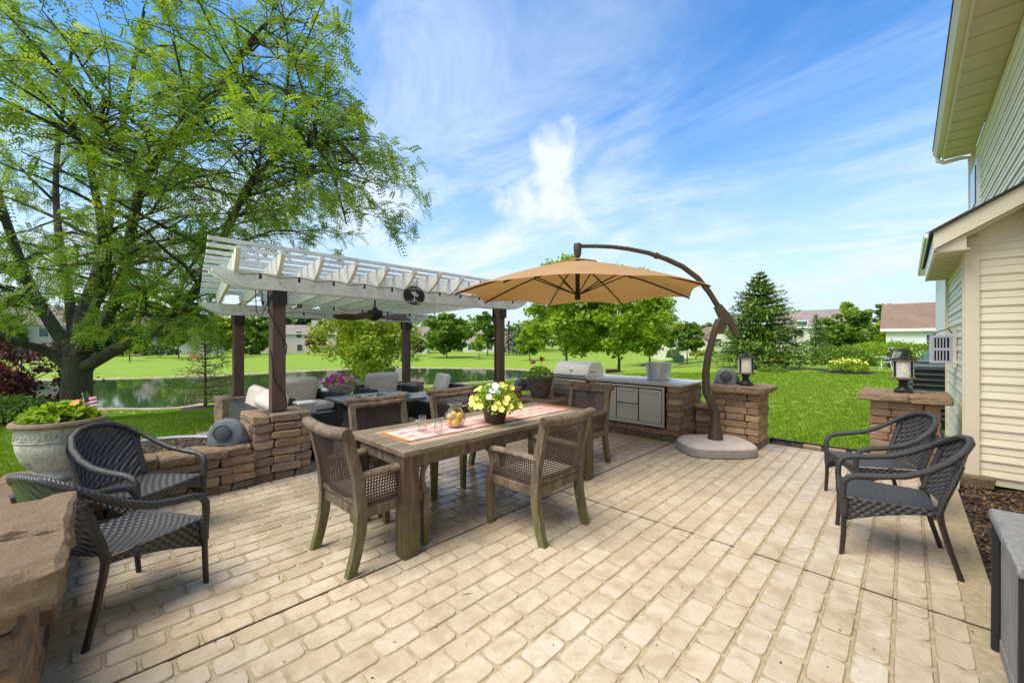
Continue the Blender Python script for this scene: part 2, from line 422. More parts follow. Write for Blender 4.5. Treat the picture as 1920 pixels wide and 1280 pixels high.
m_plain('cushion', (0.72, 0.62, 0.51), 0.9, var=0.07, nscale=9, bump=0.15)
m_plain('cushion_tan', (0.36, 0.31, 0.23), 0.9, var=0.1, nscale=9, bump=0.15)
m_weave('weave', (0.080, 0.075, 0.072), 14)
m_weave('weave_rail', (0.062, 0.057, 0.054), 40, .45)
m_plain('chair_leg', (0.038, 0.026, 0.021), 0.35, 0.2)
m_weave('sofa_weave', (0.030, 0.030, 0.032), 40)
m_plain('slate', (0.10, 0.12, 0.11), 0.22, var=0.25, nscale=8)
n = NT('steel'); k = n.noise(n.mp((2, 2, 120)), 3, 4); n.set('Base Color', (0.60, 0.555, 0.47)); n.set('Metallic', 0.65)
n.set('Roughness', n.mr(k, 0.3, 0.7, 0.36, 0.5)); n.done('steel')
n = NT('galvanised'); k = n.vor(n.mp(), 60, 'Color'); n.set('Base Color', n.mix(0.25, (0.58, 0.60, 0.62), k)); n.set('Metallic', 0.9)
n.set('Roughness', 0.38); n.done('galvanised')
m_plain('counter', (0.56, 0.52, 0.46), 0.35, var=0.2, nscale=14)
m_plain('fake_rock', (0.13, 0.15, 0.155), 0.85, var=0.35, nscale=12, bump=0.6)
m_plain('speaker_cloth', (0.055, 0.062, 0.066), 0.9, var=0.2, nscale=120)
n = NT('urn_stone'); v = n.mp(src='World'); k = n.noise(v, 6, 7, 0.7); f = n.noise(v, 40, 5, 0.7)
c = n.ramp(k, [(0.30, (0.22, 0.19, 0.13)), (0.48, (0.52, 0.48, 0.40)), (0.7, (0.68, 0.65, 0.56))])
n.set('Base Color', n.mix(n.mr(f, 0.5, 0.7, 0, 0.4), c, (0.14, 0.15, 0.07))); n.set('Roughness', 0.9); n.bump(f, 0.8, 0.015); n.bump(k, 0.7, 0.03); n.done('urn_stone')
m_plain('urn_rim', (0.22, 0.155, 0.10), 0.8, var=0.3, nscale=14, bump=0.4)
m_plain('urn_dark', (0.11, 0.082, 0.058), 0.8, var=0.45, nscale=10, bump=0.5)
m_plain('soil', (0.03, 0.022, 0.016), 0.95, nscale=60, bump=0.8, var=0.5)
m_plain('pot_brown', (0.055, 0.032, 0.024), 0.4, var=0.15, nscale=6)
m_glass('glass_clear')
n = NT('glass_seeded'); k = n.noise(n.mp(), 40, 3); n.set('Base Color', (.85, .86, .78)); n.set('Roughness', .15); n.set('Alpha', n.mr(k, .35, .65, .3, .6)); n.bump(k, .3, .004); n.done('glass_seeded')
m_plain('orange_fruit', (0.92, 0.50, 0.02), 0.4, var=0.1, nscale=25, bump=0.1)
m_plain('petal_yellow', (0.85, 0.72, 0.16), 0.6, var=0.1); m_plain('petal_white', (0.80, 0.79, 0.72), 0.6, var=0.05)
m_plain('petal_pink', (0.55, 0.03, 0.24), 0.6, var=0.25, nscale=14); m_plain('petal_red', (0.55, 0.03, 0.015), 0.6, var=0.2)
m_plain('petal_blush', (0.75, 0.40, 0.34), 0.6, var=0.2); m_plain('petal_orange', (0.75, 0.27, 0.04), 0.6, var=0.2)
GREEN = dict(lo=(0.035, 0.085, 0.008), hi=(0.13, 0.23, 0.02))
m_leaf('leaf_mid', (0.075, 0.155, 0.014), (0.25, 0.38, 0.045))
m_leaf('leaf_bright', (0.17, 0.30, 0.016), (0.46, 0.60, 0.05), 0.55)
m_leaf('leaf_lime', (0.17, 0.26, 0.014), (0.45, 0.50, 0.035))
m_leaf('leaf_dark', (0.014, 0.040, 0.009), (0.055, 0.105, 0.022))
m_leaf('leaf_locust', (0.085, 0.185, 0.018), (0.32, 0.46, 0.045), 0.55, third=(0.55, 0.53, 0.035))
m_leaf('leaf_spruce', (0.05, 0.115, 0.014), (0.26, 0.37, 0.055), 0.25)
m_leaf('leaf_blue', (0.05, 0.10, 0.08), (0.17, 0.25, 0.22), 0.2)
m_leaf('leaf_larch', (0.085, 0.095, 0.025), (0.24, 0.23, 0.085), 0.3)
m_leaf('leaf_red', (0.035, 0.010, 0.014), (0.13, 0.035, 0.04), 0.3, third=(0.42, 0.16, 0.03))
m_leaf('leaf_rust', (0.10, 0.07, 0.02), (0.30, 0.15, 0.05), 0.3)
m_leaf('grass_blade', (0.14, 0.25, 0.010), (0.25, 0.37, 0.024), 0.4)
n = NT('bark'); v = n.mp((9, 9, 1.6), src='World'); k = n.noise(v, 2.5, 7, 0.7, 0.6); g = n.noise(n.mp(src='World'), 2.0, 4)
c = n.ramp(k, [(0.32, (0.022, 0.017, 0.012)), (0.62, (0.105, 0.085, 0.06))]); c = n.mix(n.mr(g, 0.45, 0.7, 0, 0.6), c, (0.075, 0.085, 0.03))
n.set('Base Color', c); n.set('Roughness', 0.95); n.bump(k, 1.0, 0.04); n.done('bark')
n = NT('lawn'); v = n.mp(src='World'); a = n.noise(v, 0.25, 4); b = n.noise(v, 1.6, 5, 0.6); f = n.noise(n.mp((1, 1, 0.2), src='World'), 55, 4, 0.8)
st = n.wave(n.mp(rot=(0, 0, R(58)), src='World'), 0.30, axis='X', dist=1.2)
c = n.ramp(f, [(0.25, (0.075, 0.16, 0.007)), (0.5, (0.15, 0.265, 0.013)), (0.78, (0.25, 0.36, 0.028))])
c = n.mix(n.mr(a, 0.4, 0.65, 0, 0.55), c, (0.24, 0.30, 0.025)); c = n.mix(n.mr(b, 0.5, 0.75, 0, 0.4), c, (0.09, 0.19, 0.008))
c = n.mix(n.math('MULTIPLY', st, 0.38), c, (0.28, 0.36, 0.04))
n.set('Base Color', c); n.set('Roughness', 0.8); n.set('Specular IOR Level', 0.2); n.bump(f, 0.4, 0.04); n.done('lawn')
n = NT('water'); v = n.mp(src='World'); k = n.noise(n.mp((1, 1, 1), src='World'), 2.2, 3); sp = n.vor(n.mp((1.0, 1.0, 1), src='World'), 1.6)
sp2 = n.noise(v, 9, 3, 0.8)
n.set('Base Color', n.mix(n.math('MULTIPLY', n.mr(sp, 0.06, 0.10, 1, 0), n.mr(sp2, 0.5, 0.56)), (0.032, 0.065, 0.018), (0.55, 0.58, 0.5)))
n.set('Roughness', 0.05); n.set('IOR', 1.33); n.set('Specular IOR Level', 0.2); n.bump(k, 0.05, 0.02); n.done('water')
m_plain('bank_soil', (0.33, 0.25, 0.15), 0.95, var=0.4, nscale=1.5, src='World')
m_plain('mulch', (0.045, 0.028, 0.018), 0.95, var=0.5, nscale=45, bump=1.0, src='World')
m_plain('mulch_black', (0.018, 0.019, 0.022), 0.9, var=0.5, nscale=60, bump=1.0, src='World')
n = NT('chips'); n.set('Base Color', n.ramp(n.attr('rnd'), [(0, (0.022, 0.013, 0.009)), (0.6, (0.09, 0.05, 0.028)), (0.88, (0.24, 0.15, 0.075)), (1, (0.42, 0.25, 0.06))])); n.set('Roughness', 0.75); n.done('chips')
n = NT('debris'); n.set('Base Color', n.ramp(n.attr('rnd'), [(0, (0.03, 0.02, 0.012)), (0.7, (0.12, 0.07, 0.03)), (1, (0.40, 0.27, 0.05))])); n.set('Roughness', 0.8); n.done('debris')
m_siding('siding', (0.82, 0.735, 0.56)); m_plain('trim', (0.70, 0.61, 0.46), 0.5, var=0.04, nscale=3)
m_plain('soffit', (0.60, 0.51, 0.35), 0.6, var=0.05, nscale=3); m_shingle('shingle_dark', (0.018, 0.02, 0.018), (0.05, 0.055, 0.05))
m_shingle('shingle_brown', (0.16, 0.10, 0.065), (0.26, 0.175, 0.12)); m_shingle('shingle_grey', (0.19, 0.15, 0.13), (0.30, 0.24, 0.21))
m_far_siding('siding_cream', (0.72, 0.66, 0.52)); m_far_siding('siding_white', (0.84, 0.82, 0.77)); m_far_siding('siding_blush', (0.66, 0.55, 0.47))
m_plain('grey_plastic', (0.42, 0.43, 0.44), 0.5, var=0.05); m_plain('ac_metal', (0.09, 0.11, 0.11), 0.5, var=0.15); m_plain('dark_void', (0.012, 0.013, 0.014), 0.8)
m_plain('window_glass', (0.05, 0.07, 0.085), 0.06, var=0.2); m_plain('white_trim', (0.78, 0.77, 0.73), 0.5, var=0.04)
m_wood('grey_wood', (0.17, 0.165, 0.155), (0.33, 0.32, 0.30), (20, 20, 1.5), 0.7, False, 'World')
m_plain('rubber', (0.015, 0.015, 0.016), 0.6); m_plain('green_box', (0.02, 0.075, 0.05), 0.6); m_plain('teal', (0.06, 0.17, 0.19), 0.5)
n = NT('canopy'); k = n.noise(n.mp((1, 1, 1)), 1.3, 3); f = n.noise(n.mp(), 220, 2)
c = n.ramp(k, [(0.3, (0.45, 0.265, 0.115)), (0.7, (0.52, 0.315, 0.145))]); sp = n.noise(n.mp(), 14, 2, 0.9)
c = n.mix(n.mr(sp, 0.73, 0.76, 0, 0.6), c, (0.75, 0.66, 0.5))
n.set('Base Color', c); n.set('Roughness', 0.85); n.bump(f, 0.1, 0.002)
tr = n.N.new('ShaderNodeBsdfTranslucent'); n.L.new(n.mix(1.0, c, (1, 0.85, 0.5), 'MULTIPLY'), tr.inputs[0]); ms = n.N.new('ShaderNodeMixShader'); ms.inputs[0].default_value = 0.3
n.L.new(n.b.outputs[0], ms.inputs[1]); n.L.new(tr.outputs[0], ms.inputs[2]); n.L.new(ms.outputs[0], n.out.inputs[0]); n.done('canopy')
n = NT('runner'); v = n.mp(src='World')
wx = n.wave(v, 2.3, axis='X', prof='SIN', dist=0); wy = n.wave(v, 2.0, axis='Y', prof='SIN', dist=0); wy2 = n.wave(v, 5.1, axis='Y', prof='SIN')
c = n.mix(n.mr(wx, 0.45, 0.55, 0.1, 0.75), (0.72, 0.62, 0.56), (0.70, 0.10, 0.14)); c = n.mix(n.mr(wy, 0.4, 0.6, 0, 0.6), c, (0.75, 0.55, 0.48))
c = n.mix(n.mr(wy2, 0.7, 0.8, 0, 0.5), c, (0.75, 0.25, 0.06)); n.set('Base Color', c); n.set('Roughness', 0.9); n.done('runner')

m_plain('leaf_stem', (0.10, 0.16, 0.02), 0.6)
# ---------------------------------------------------------------- terrain, pond
def catmull(P, k=6):
    out = []; n = len(P)
    for i in range(n):
        p0, p1, p2, p3 = (np.array(P[(i + j - 1) % n]) for j in range(4))
        for q in range(k):
            t = q / k
            out.append(tuple(0.5 * (2 * p1 + (p2 - p0) * t + (2 * p0 - 5 * p1 + 4 * p2 - p3) * t * t + (3 * p1 - p0 - 3 * p2 + p3) * t ** 3)))
    return out
WATER_Z = -2.0
_pp = [(-420, 22), (-150, 20.5), (170, 21), (330, 21.3), (420, 24), (640, 27.5), (800, 32), (950, 37), (1030, 42), (1000, 47.5), (930, 51), (750, 53), (600, 48.5), (420, 41.5), (170, 37), (-150, 36), (-420, 34)]
POND = catmull([(at(px, 640, d).x, at(px, 640, d).y) for px, d in _pp])
_pa = np.array(POND); _pb = np.roll(_pa, -1, 0)
def pond_sd(x, y):
    P = np.stack([np.ravel(x), np.ravel(y)], 1)[:, None, :]; e = (_pb - _pa)[None]; w = P - _pa[None]
    t = np.clip((w * e).sum(2) / (e * e).sum(2), 0, 1)
    d = np.sqrt((((w - e * t[..., None])) ** 2).sum(2)).min(1)
    c = ((_pa[None, :, 1] > P[..., 1]) != (_pb[None, :, 1] > P[..., 1])) & (P[..., 0] < (_pb - _pa)[None, :, 0] * (P[..., 1] - _pa[None, :, 1]) / ((_pb - _pa)[None, :, 1] + 1e-9) + _pa[None, :, 0])
    return np.where(c.sum(1) % 2 == 1, -d, d).reshape(np.shape(x))
def S(t): t = np.clip(t, 0, 1); return t * t * (3 - 2 * t)
SLAB = [(-2.42, -3), (0.37, -3), (0.37, 6.9), (-5.7, 6.9), (-5.7, 5.75), (-8.35, 5.75), (-8.35, 1.12), (-5.02, 1.12), (-5.02, -0.5), (-2.42, -0.5)]
def in_slab(x, y):
    c = False; n = len(SLAB)
    for i in range(n):
        (x1, y1), (x2, y2) = SLAB[i], SLAB[(i + 1) % n]
        if (y1 > y) != (y2 > y) and x < (x2 - x1) * (y - y1) / (y2 - y1) + x1: c = not c
    return c
def gz(x, y):
    x = np.asarray(x, float); y = np.asarray(y, float)
    sd = pond_sd(x, y); d = x * V2[0] + y * V2[1]; s = x * R2[0] + y * R2[1]
    z = -0.06 - 1.9 * (1 - S(sd / 19)) - 0.0
    zf = -1.95 + 0.5 * S(sd / 12)
    w = S((d - 32) / 28) * (1 - S((s / np.maximum(d, 1) - 0.3) / 0.3))
    z = z * (1 - w) + zf * w
    z = z + 0.03 * np.sin(x * 0.31 + 1) * np.cos(y * 0.27) * S((np.hypot(x, y) - 9) / 10)
    return np.where(sd < 0, np.minimum(z, WATER_Z - 0.02 + sd * 0.35), z)
def gz1(x, y): return float(gz(np.array([x]), np.array([y]))[0])
def ground_at(px, d):
    p = at(px, 640, d); return Vector((p.x, p.y, gz1(p.x, p.y)))
def build_terrain():
    ang = np.concatenate([np.linspace(-65, 65, 220), np.linspace(66, 294, 58)]) * math.pi / 180
    rad = np.concatenate([[0.5], np.geomspace(1.2, 75, 190), np.geomspace(77, 900, 40)])
    A, D = np.meshgrid(ang, rad)
    vx, vy = V2; X = D * (np.cos(A) * vx + np.sin(A) * R2[0]); Y = D * (np.cos(A) * vy + np.sin(A) * R2[1])
    Z = gz(X, Y)
    near = np.hypot(X + 3.5, Y - 2) < 14
    for i, j in zip(*np.where(near)):
        x, y = X[i, j], Y[i, j]
        if in_slab(x, y) or (0.2 < x < 9 and -5 < y < 12) or (-2 < x < .4 and 6.5 < y < 7.25): Z[i, j] = -0.22
    m, n = X.shape; idx = np.arange(m * n).reshape(m, n)
    F = np.stack([idx[:-1, :], np.roll(idx, -1, 1)[:-1, :], np.roll(idx, -1, 1)[1:, :], idx[1:, :]], -1).reshape(-1, 4)
    me = np_mesh('lawn', np.stack([X, Y, Z], -1).reshape(-1, 3), F, smooth=True)
    o = new('lawn', me, 'lawn'); tag(o, 'mown green lawn running down to the pond and up the far bank', kind='structure')
build_terrain()
o = MB().add([(x, y, WATER_Z) for x, y in POND], [tuple(range(len(POND)))]).build('pond_water', 'water', smooth=False)
tag(o, 'still green pond reflecting the far bank and houses', kind='structure')
def build_bank():
    mb = MB(); n = len(POND); V = []
    for i in range(n):
        a = Vector((*POND[i - 1], 0)); b = Vector((*POND[(i + 1) % n], 0)); t = (b - a).normalized(); nrm = Vector((t.y, -t.x, 0))
        p = Vector((*POND[i], 0))
        if pond_sd(np.array([p.x + nrm.x * .3]), np.array([p.y + nrm.y * .3]))[0] < 0: nrm = -nrm
        wd = 0.35 + 0.5 * random.random(); q = p + nrm * wd; r_ = p - nrm * 0.3
        V += [(r_.x, r_.y, WATER_Z - 0.12), (p.x, p.y, WATER_Z + 0.05), (q.x, q.y, max(gz1(q.x, q.y), WATER_Z) + 0.03)]
    F = []
    for i in range(n):
        j = (i + 1) % n
        for k in range(2): F.append((3 * i + k, 3 * j + k, 3 * j + k + 1, 3 * i + k + 1))
    tag(mb.add(V, F).build('pond_bank', 'bank_soil'), 'narrow bare tan strip of soil along the pond edge', kind='structure')
build_bank()

# grass blades on the nearer lawn
def build_grass():
    pts = []
    N_ = 95000
    d = 4.5 + 16 * rng.random(N_) ** 1.5; pxs = rng.uniform(-60, 1820, N_); u = (pxs - 960) / FPX
    x = d * (V2[0] + u * R2[0]); y = d * (V2[1] + u * R2[1])
    keep = np.array([not in_slab(a, b) for a, b in zip(x, y)])
    keep &= ~((x > 0.05) & (x < 9) & (y < 12.5)) & ~((x > -2.3) & (x < .4) & (y < 7.22) & (y > 5.6)) & ~((x < -4.6) & (x > -6.6) & (y > -.6) & (y < 1.4)) & ~((x > -5.6) & (x < -1.3) & (y > 5.5) & (y < 7.0))
    x, y, d = x[keep], y[keep], d[keep]; z = gz(x, y)
    ok = pond_sd(x, y) > 0.7; x, y, z, d = x[ok], y[ok], z[ok], d[ok]; n = len(x)
    B = 4; V = []; rn = []
    for b in range(B):
        a = rng.uniform(0, 2 * math.pi, n); h = rng.uniform(0.02, 0.042, n) * (1 + d * 0.02); w = 0.0035 + 0.0009 * d
        ox = x + rng.normal(0, 0.03, n); oy = y + rng.normal(0, 0.03, n); lx = rng.normal(0, 0.02, n); ly = rng.normal(0, 0.02, n)
        V.append(np.stack([np.stack([ox - w * np.cos(a), oy - w * np.sin(a), z - 0.005], -1), np.stack([ox + w * np.cos(a), oy + w * np.sin(a), z - 0.005], -1), np.stack([ox + lx, oy + ly, z + h], -1)], 1))
        rn.append(rng.random(n))
    V = np.concatenate(V).reshape(-1, 3); F = np.arange(len(V)).reshape(-1, 3)
    o = new('lawn_grass', np_mesh('lawn_grass', V, None, F, np.concatenate(rn)), 'grass_blade')
    tag(o, 'short mown grass blades of the near lawn', 'grass', kind='stuff')
build_grass()

# ---------------------------------------------------------------- patio
def build_patio():
    patio = MB().prism(SLAB, -0.25, 0.0).build('patio', 'joint', smooth=False)
    tag(patio, 'cream stamped concrete patio of rounded cobble-shaped blocks', kind='structure')
    PX, PY, GAP = 0.143, 0.23, 0.010; X0, Y0 = -2.48, 3.235
    def paver_geo(lx, ly, r=0.022, h=0.007, e=0.006):
        top = []; bot = []
        for sx, sy, a0 in ((1, 1, 0), (-1, 1, 90), (-1, -1, 180), (1, -1, 270)):
            for a in (0, 45, 90):
                t = R(a0 + a)
                top.append((sx * (lx / 2 - r) + (r - e) * math.cos(t), sy * (ly / 2 - r) + (r - e) * math.sin(t), h))
                bot.append((sx * (lx / 2 - r) + r * math.cos(t), sy * (ly / 2 - r) + r * math.sin(t), -0.002))
        return bot + top, [tuple(range(12, 24))] + [(i, (i + 1) % 12, 12 + (i + 1) % 12, 12 + i) for i in range(12)]
    shared = []
    for k in range(5):
        mb = MB(); v, f = paver_geo(PX - GAP, PY - GAP, 0.02 + 0.003 * k, 0.006 + 0.001 * (k % 3)); mb.add(v, f)
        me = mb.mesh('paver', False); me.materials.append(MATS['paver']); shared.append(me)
    cand = []
    for i in range(-42, 21):
        for j in range(-30, 20):
            x = X0 + (i + 0.5) * PX; y = Y0 + (j + 0.5 + (0.5 if i % 2 else 0)) * PY
            hx, hy = PX / 2, PY / 2
            if not all(in_slab(x + a * hx * .9, y + b * hy * .9) for a in (-1, 1) for b in (-1, 1)): continue
            if y < -0.6: continue
            d, s = cam_ds(x, y)
            vis = d > 1.72 and abs(s / d) < 1.36
            if (-2.45 < x < -1.8 and -.6 < y < -.15): continue
            cand.append((d if vis else 99 + d, x, y))
    cand.sort()
    for d, x, y in cand[:300]:
        o = new('paver', random.choice(shared), None, patio, (x, y, random.uniform(-0.001, 0.001)))
        o.rotation_euler = (random.gauss(0, .004), random.gauss(0, .003), random.gauss(0, .006))
    mb = MB(); rn = []
    for d, x, y in cand[300:]:
        v, f = paver_geo(PX - GAP, PY - GAP, random.uniform(.018, .03), random.uniform(.005, .008))
        mb.add([(a + x, b + y, c) for a, b, c in v], f); rn += [random.random()] * len(f)
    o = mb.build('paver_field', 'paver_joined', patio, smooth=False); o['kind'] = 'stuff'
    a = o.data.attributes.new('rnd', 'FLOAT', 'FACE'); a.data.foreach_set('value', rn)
    for (c, s) in (((X0, 1.65, 0.0), (0.005, 10.4, 0.0176)), ((-2.3, Y0, 0.0), (5.34, 0.005, 0.0172))):
        MB().box(c, s).build('control_joint', 'groove', patio, smooth=False)
    # fallen leaves, twigs and seed litter on the concrete
    V = []; F = []; rn = []
    for k in range(260):
        px = random.uniform(100, 1850); py = random.uniform(880, 1278); p = onz(px, py, 0.0)
        if not in_slab(p.x, p.y) or p.y < -.1: continue
        a = random.uniform(0, 6.28); L = random.choice((.003, .004, .005, .008)) * random.uniform(.6, 1.4); w = L * random.uniform(.25, .7); z = 0.0095
        if random.random() < .05: L, w = random.uniform(.02, .05), .0025
        ca, sa = math.cos(a), math.sin(a); o_ = len(V)
        V += [(p.x - ca * L, p.y - sa * L, z), (p.x + sa * w, p.y - ca * w, z + .002), (p.x + ca * L, p.y + sa * L, z + .003), (p.x - sa * w, p.y + ca * w, z + .001)]
        F.append((o_, o_ + 1, o_ + 2, o_ + 3)); rn.append(random.random() ** 1.6)
    o = new('leaf_litter', np_mesh('leaf_litter', V, F, None, rn), 'debris'); tag(o, 'scattered leaf bits and twigs fallen on the patio', 'litter', kind='stuff')
build_patio()

# ---------------------------------------------------------------- stone walls
_sr = random.Random(3); _SM = {}
def stone_mesh(L, D, H, cap=False, base=False):
    key = (round(L, 2), round(D, 2), round(H, 3), cap, base, _sr.randrange(4))
    if key not in _SM:
        b = min(0.012 if not cap else 0.014, H * 0.2)
        mb = MB(); mb.cbox((0, 0, 0), (L, D, H), b, None, 0.0065 if not cap else 0.012, _sr)
        me = mb.mesh('stone', False); bm_ = bmesh.new(); bm_.from_mesh(me)
        bmesh.ops.subdivide_edges(bm_, edges=[e for e in bm_.edges if e.calc_length() > .05], cuts=2 if not cap else 5, use_grid_fill=True); off = Vector((_sr.uniform(0, 50), _sr.uniform(0, 50), 0)); am = .010 if not cap else .016
        for v_ in bm_.verts: v_.co += noise.noise_vector(v_.co * 12 + off) * am * .7 + noise.noise_vector(v_.co * 34 + off) * am * .7
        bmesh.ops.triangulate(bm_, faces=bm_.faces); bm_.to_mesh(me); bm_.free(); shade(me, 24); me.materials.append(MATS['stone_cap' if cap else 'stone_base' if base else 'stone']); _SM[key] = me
    return _SM[key]
def stone(parent, x, y, z, L, D, H, rz=0.0, cap=False):
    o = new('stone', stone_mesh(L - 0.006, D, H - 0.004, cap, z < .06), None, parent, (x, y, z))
    o.rotation_euler = (_sr.gauss(0, .008), _sr.gauss(0, .008), rz + _sr.gauss(0, .012)); return o
def split(L, first, lens=(0.36, 0.24, 0.30)):
    out = []; r = L
    out.append(min(first, r)); r -= out[0]
    while r > 0.001:
        q = _sr.choice(lens)
        if r - q < 0.14: q = r
        out.append(q); r -= q
    return out
def run(parent, a, b, z, H, D, first, cap=False, lens=(0.36, 0.24, 0.30)):
    a = Vector(a); b = Vector(b); t = (b - a); L = t.length; t.normalize(); rz = math.atan2(t.y, t.x); s = 0
    for q in split(L, first, lens):
        p = a + t * (s + q / 2); n_ = Vector((-t.y, t.x, 0)) * _sr.gauss(0, .005)
        stone(parent, p.x + n_.x, p.y + n_.y, z + H / 2, q, D, H, rz, cap); s += q
def pillar(name, label, x0, x1, y0, y1, height, capped, courses, group=None):
    cx, cy = (x0 + x1) / 2, (y0 + y1) / 2
    P = empty(name, label, 'stone pillar', (cx, cy, 0), 0, group)
    x0 -= cx; x1 -= cx; y0 -= cy; y1 -= cy; D = 0.17
    capH = 0.10 if capped else 0.0; H = (height - capH) / courses
    MB().box((0, 0, (height - capH) / 2), (x1 - x0 - 2 * D + .1, y1 - y0 - 2 * D + .1, height - capH - .01)).build('mortar_core', 'core', P, smooth=False)
    for c in range(courses):
        z = c * H; f = c % 2; h = D / 2; e = D * f; g = D * (1 - f)
        k = (0.2, 0.3)[f]
        run(P, (x0 + e, y0 + h, 0), (x1 - g, y0 + h, 0), z, H, D, k); run(P, (x1 - h, y0 + e, 0), (x1 - h, y1 - g, 0), z, H, D, k)
        run(P, (x1 - e, y1 - h, 0), (x0 + g, y1 - h, 0), z, H, D, k); run(P, (x0 + h, y1 - e, 0), (x0 + h, y0 + g, 0), z, H, D, k)
    if capped:
        o = 0.10; W = (y1 - y0 + 2 * o) / 3
        for i in range(3):
            yy = y0 - o + W * (i + .5)
            if (i % 2) == 0: run(P, (x0 - o, yy, 0), (x1 + o, yy, 0), height - capH, capH, W - .006, 0.45, True, (0.4, 0.36))
            else: run(P, (x0 - o, yy, 0), (x1 + o, yy, 0), height - capH, capH, W - .006, 0.26, True, (0.4, 0.3))
    return P
G_P = 'stone pillars under the pergola posts'
pillar('stone_pillar', 'pale brown stone pillar under the nearest pergola post, beside the rock speaker', -5.42, -4.86, 1.12, 1.70, 0.71, False, 8, G_P)
pillar('stone_pillar', 'stone pillar under the back left pergola post behind the sofa arm', -8.08, -7.52, 1.31, 1.87, 0.62, False, 7, G_P)
pillar('stone_pillar', 'stone pillar under the back right pergola post at the lawn edge', -8.08, -7.52, 4.40, 4.96, 0.62, False, 7, G_P)
pillar('stone_pillar', 'stone pillar under the pergola post behind the yellow flowers', -5.41, -4.85, 4.65, 5.21, 0.71, False, 8, G_P)
G_L = 'capped stone pillars around the patio'
pillar('capped_pillar', 'capped stone pillar with rock speaker and lantern behind the umbrella base', -2.06, -1.45, 6.29, 6.88, 0.87, True, 8, G_L)
pillar('capped_pillar', 'capped stone pillar with lantern beside the house corner', -0.33, 0.28, 6.72, 7.30, 0.87, True, 8, G_L)
pillar('capped_pillar', 'big capped stone pillar cut off at the left edge of the photo', -2.42, -1.80, -0.80, -0.16, 0.87, True, 8, G_L)
# low garden wall, two legs
W = empty('garden_wall', 'low stone wall behind the two left wicker chairs carrying the big urn', 'wall', (-4.93, 0.3, 0))
def wl(p): return (p[0] + 4.93, p[1] - 0.3, 0)
for c in range(4):
    run(W, wl((-4.93, 1.13)), wl((-4.93, -0.50)), c * .087, .087, .24, (.2, .3)[c % 2])
    run(W, wl((-4.78, -0.33)), wl((-2.46, -0.33)), c * .087, .087, .30, (.3, .2)[c % 2])
run(W, wl((-4.96, 1.11)), wl((-4.96, -0.12)), .348, .10, .33, .22, True, (.26, .22, .3)); run(W, wl((-5.2, -0.33)), wl((-2.46, -0.33)), .348, .10, .42, .4, True, (.4, .36))
W2 = empty('garden_wall', 'short low stone wall joining the kitchen and the lantern pillar', 'wall', (-2.2, 6.6, 0))
for c in range(5): run(W2, (-.15, 0, 0), (.12, 0, 0), c * .09, .09, .24, .27)
run(W2, (-.16, 0, 0), (.13, 0, 0), .45, .09, .3, .29, True)
# planter bed behind the wall
bed = []
for k in range(13):
    t = k / 12; a = R(90 + 180 * t); bed.append((-5.12 + 1.25 * math.cos(a) * (1 if math.cos(a) < 0 else 0), 0.42 + 0.78 * math.sin(a)))
mb = MB().prism(bed, -0.2, 0.33); o = mb.build('planting_bed', 'mulch', smooth=False); tag(o, 'raised bed of wet dark mulch behind the low stone wall', kind='structure')
pts = [(x, y, 0.36) for x, y in bed]
o = MB().tube([(p[0] * 1.0 - .02, p[1], .34) for p in pts], 0.022, 6).build('bed_edging', 'grey_plastic'); tag(o, 'pale curved edging strip round the raised mulch bed', 'edging')
def chips(name, label, n, fn, zf, s=(0.012, 0.035)):
    V = []; F = []; rn = []
    for k in range(n):
        x, y = fn(); z = zf(x, y); a = random.uniform(0, 6.28); L = random.uniform(*s); w = L * random.uniform(.25, .5); t = random.uniform(-.6, .6) * L
        ca, sa = math.cos(a), math.sin(a); o_ = len(V)
        V += [(x - ca * L, y - sa * L, z - t), (x + sa * w, y - ca * w, z + .004), (x + ca * L, y + sa * L, z + t + .006), (x - sa * w, y + ca * w, z + .002)]
        F.append((o_, o_ + 1, o_ + 2, o_ + 3)); rn.append(random.random())
    o = new(name, np_mesh(name, V, F, None, rn), 'chips'); tag(o, label, 'mulch', kind='stuff')
def _bedpt():
    while True:
        x, y = random.uniform(-6.3, -5.15), random.uniform(-.3, 1.15)
        if ((x + 5.12) / 1.2) ** 2 + ((y - .42) / .74) ** 2 < 1: return x, y
chips('mulch_chips', 'loose bark chips in the raised bed behind the low wall', 1500, _bedpt, lambda x, y: .338, (.012, .03))
# bed along the house
def _ny(x, y): return .02 * math.sin(x * 17) * math.sin(y * 13) + random.uniform(0, .006)
mb = MB().grid(lambda u, v: (0.365 + u * 0.52, -3 + v * 9.6, -0.035 + .02 * math.sin((0.365 + u * .52) * 17) * math.sin((-3 + v * 9.6) * 13)), 12, 160)
tag(mb.build('mulch_bed', 'mulch'), 'dark mulch bed between the patio edge and the house', kind='structure')
chips('mulch_chips', 'loose brown bark chips and dry leaves in the bed by the house', 9000, lambda: (random.uniform(.385, .84), random.uniform(2.3, 6.5)), lambda x, y: -.028 + _ny(x, y), (.008, .026))
mb = MB().box((-.52, 7.04, -.05), (1.86, .28, .08)); tag(mb.build('gravel_strip', 'mulch_black', smooth=False), 'strip of black gravel between the patio and the right lawn', kind='structure')
mb = MB().grid(lambda u, v: (.31 + u * .13, 6.5 + v * 5.5, -.03), 2, 20); tag(mb.build('mulch_strip', 'mulch_black', smooth=False), 'strip of black mulch along the house side wall', kind='structure')
chips('gravel_chips', 'loose black gravel pieces along the right lawn edge', 1800, lambda: (random.uniform(-1.42, .38), random.uniform(6.91, 7.17)), lambda x, y: -.006, (.008, .016))
o = MB().box((-.55, 7.19, -.02), (1.9, .02, .10)).build('lawn_edging', 'rubber', smooth=False); tag(o, 'black plastic edging strip at the front of the right lawn', 'edging')
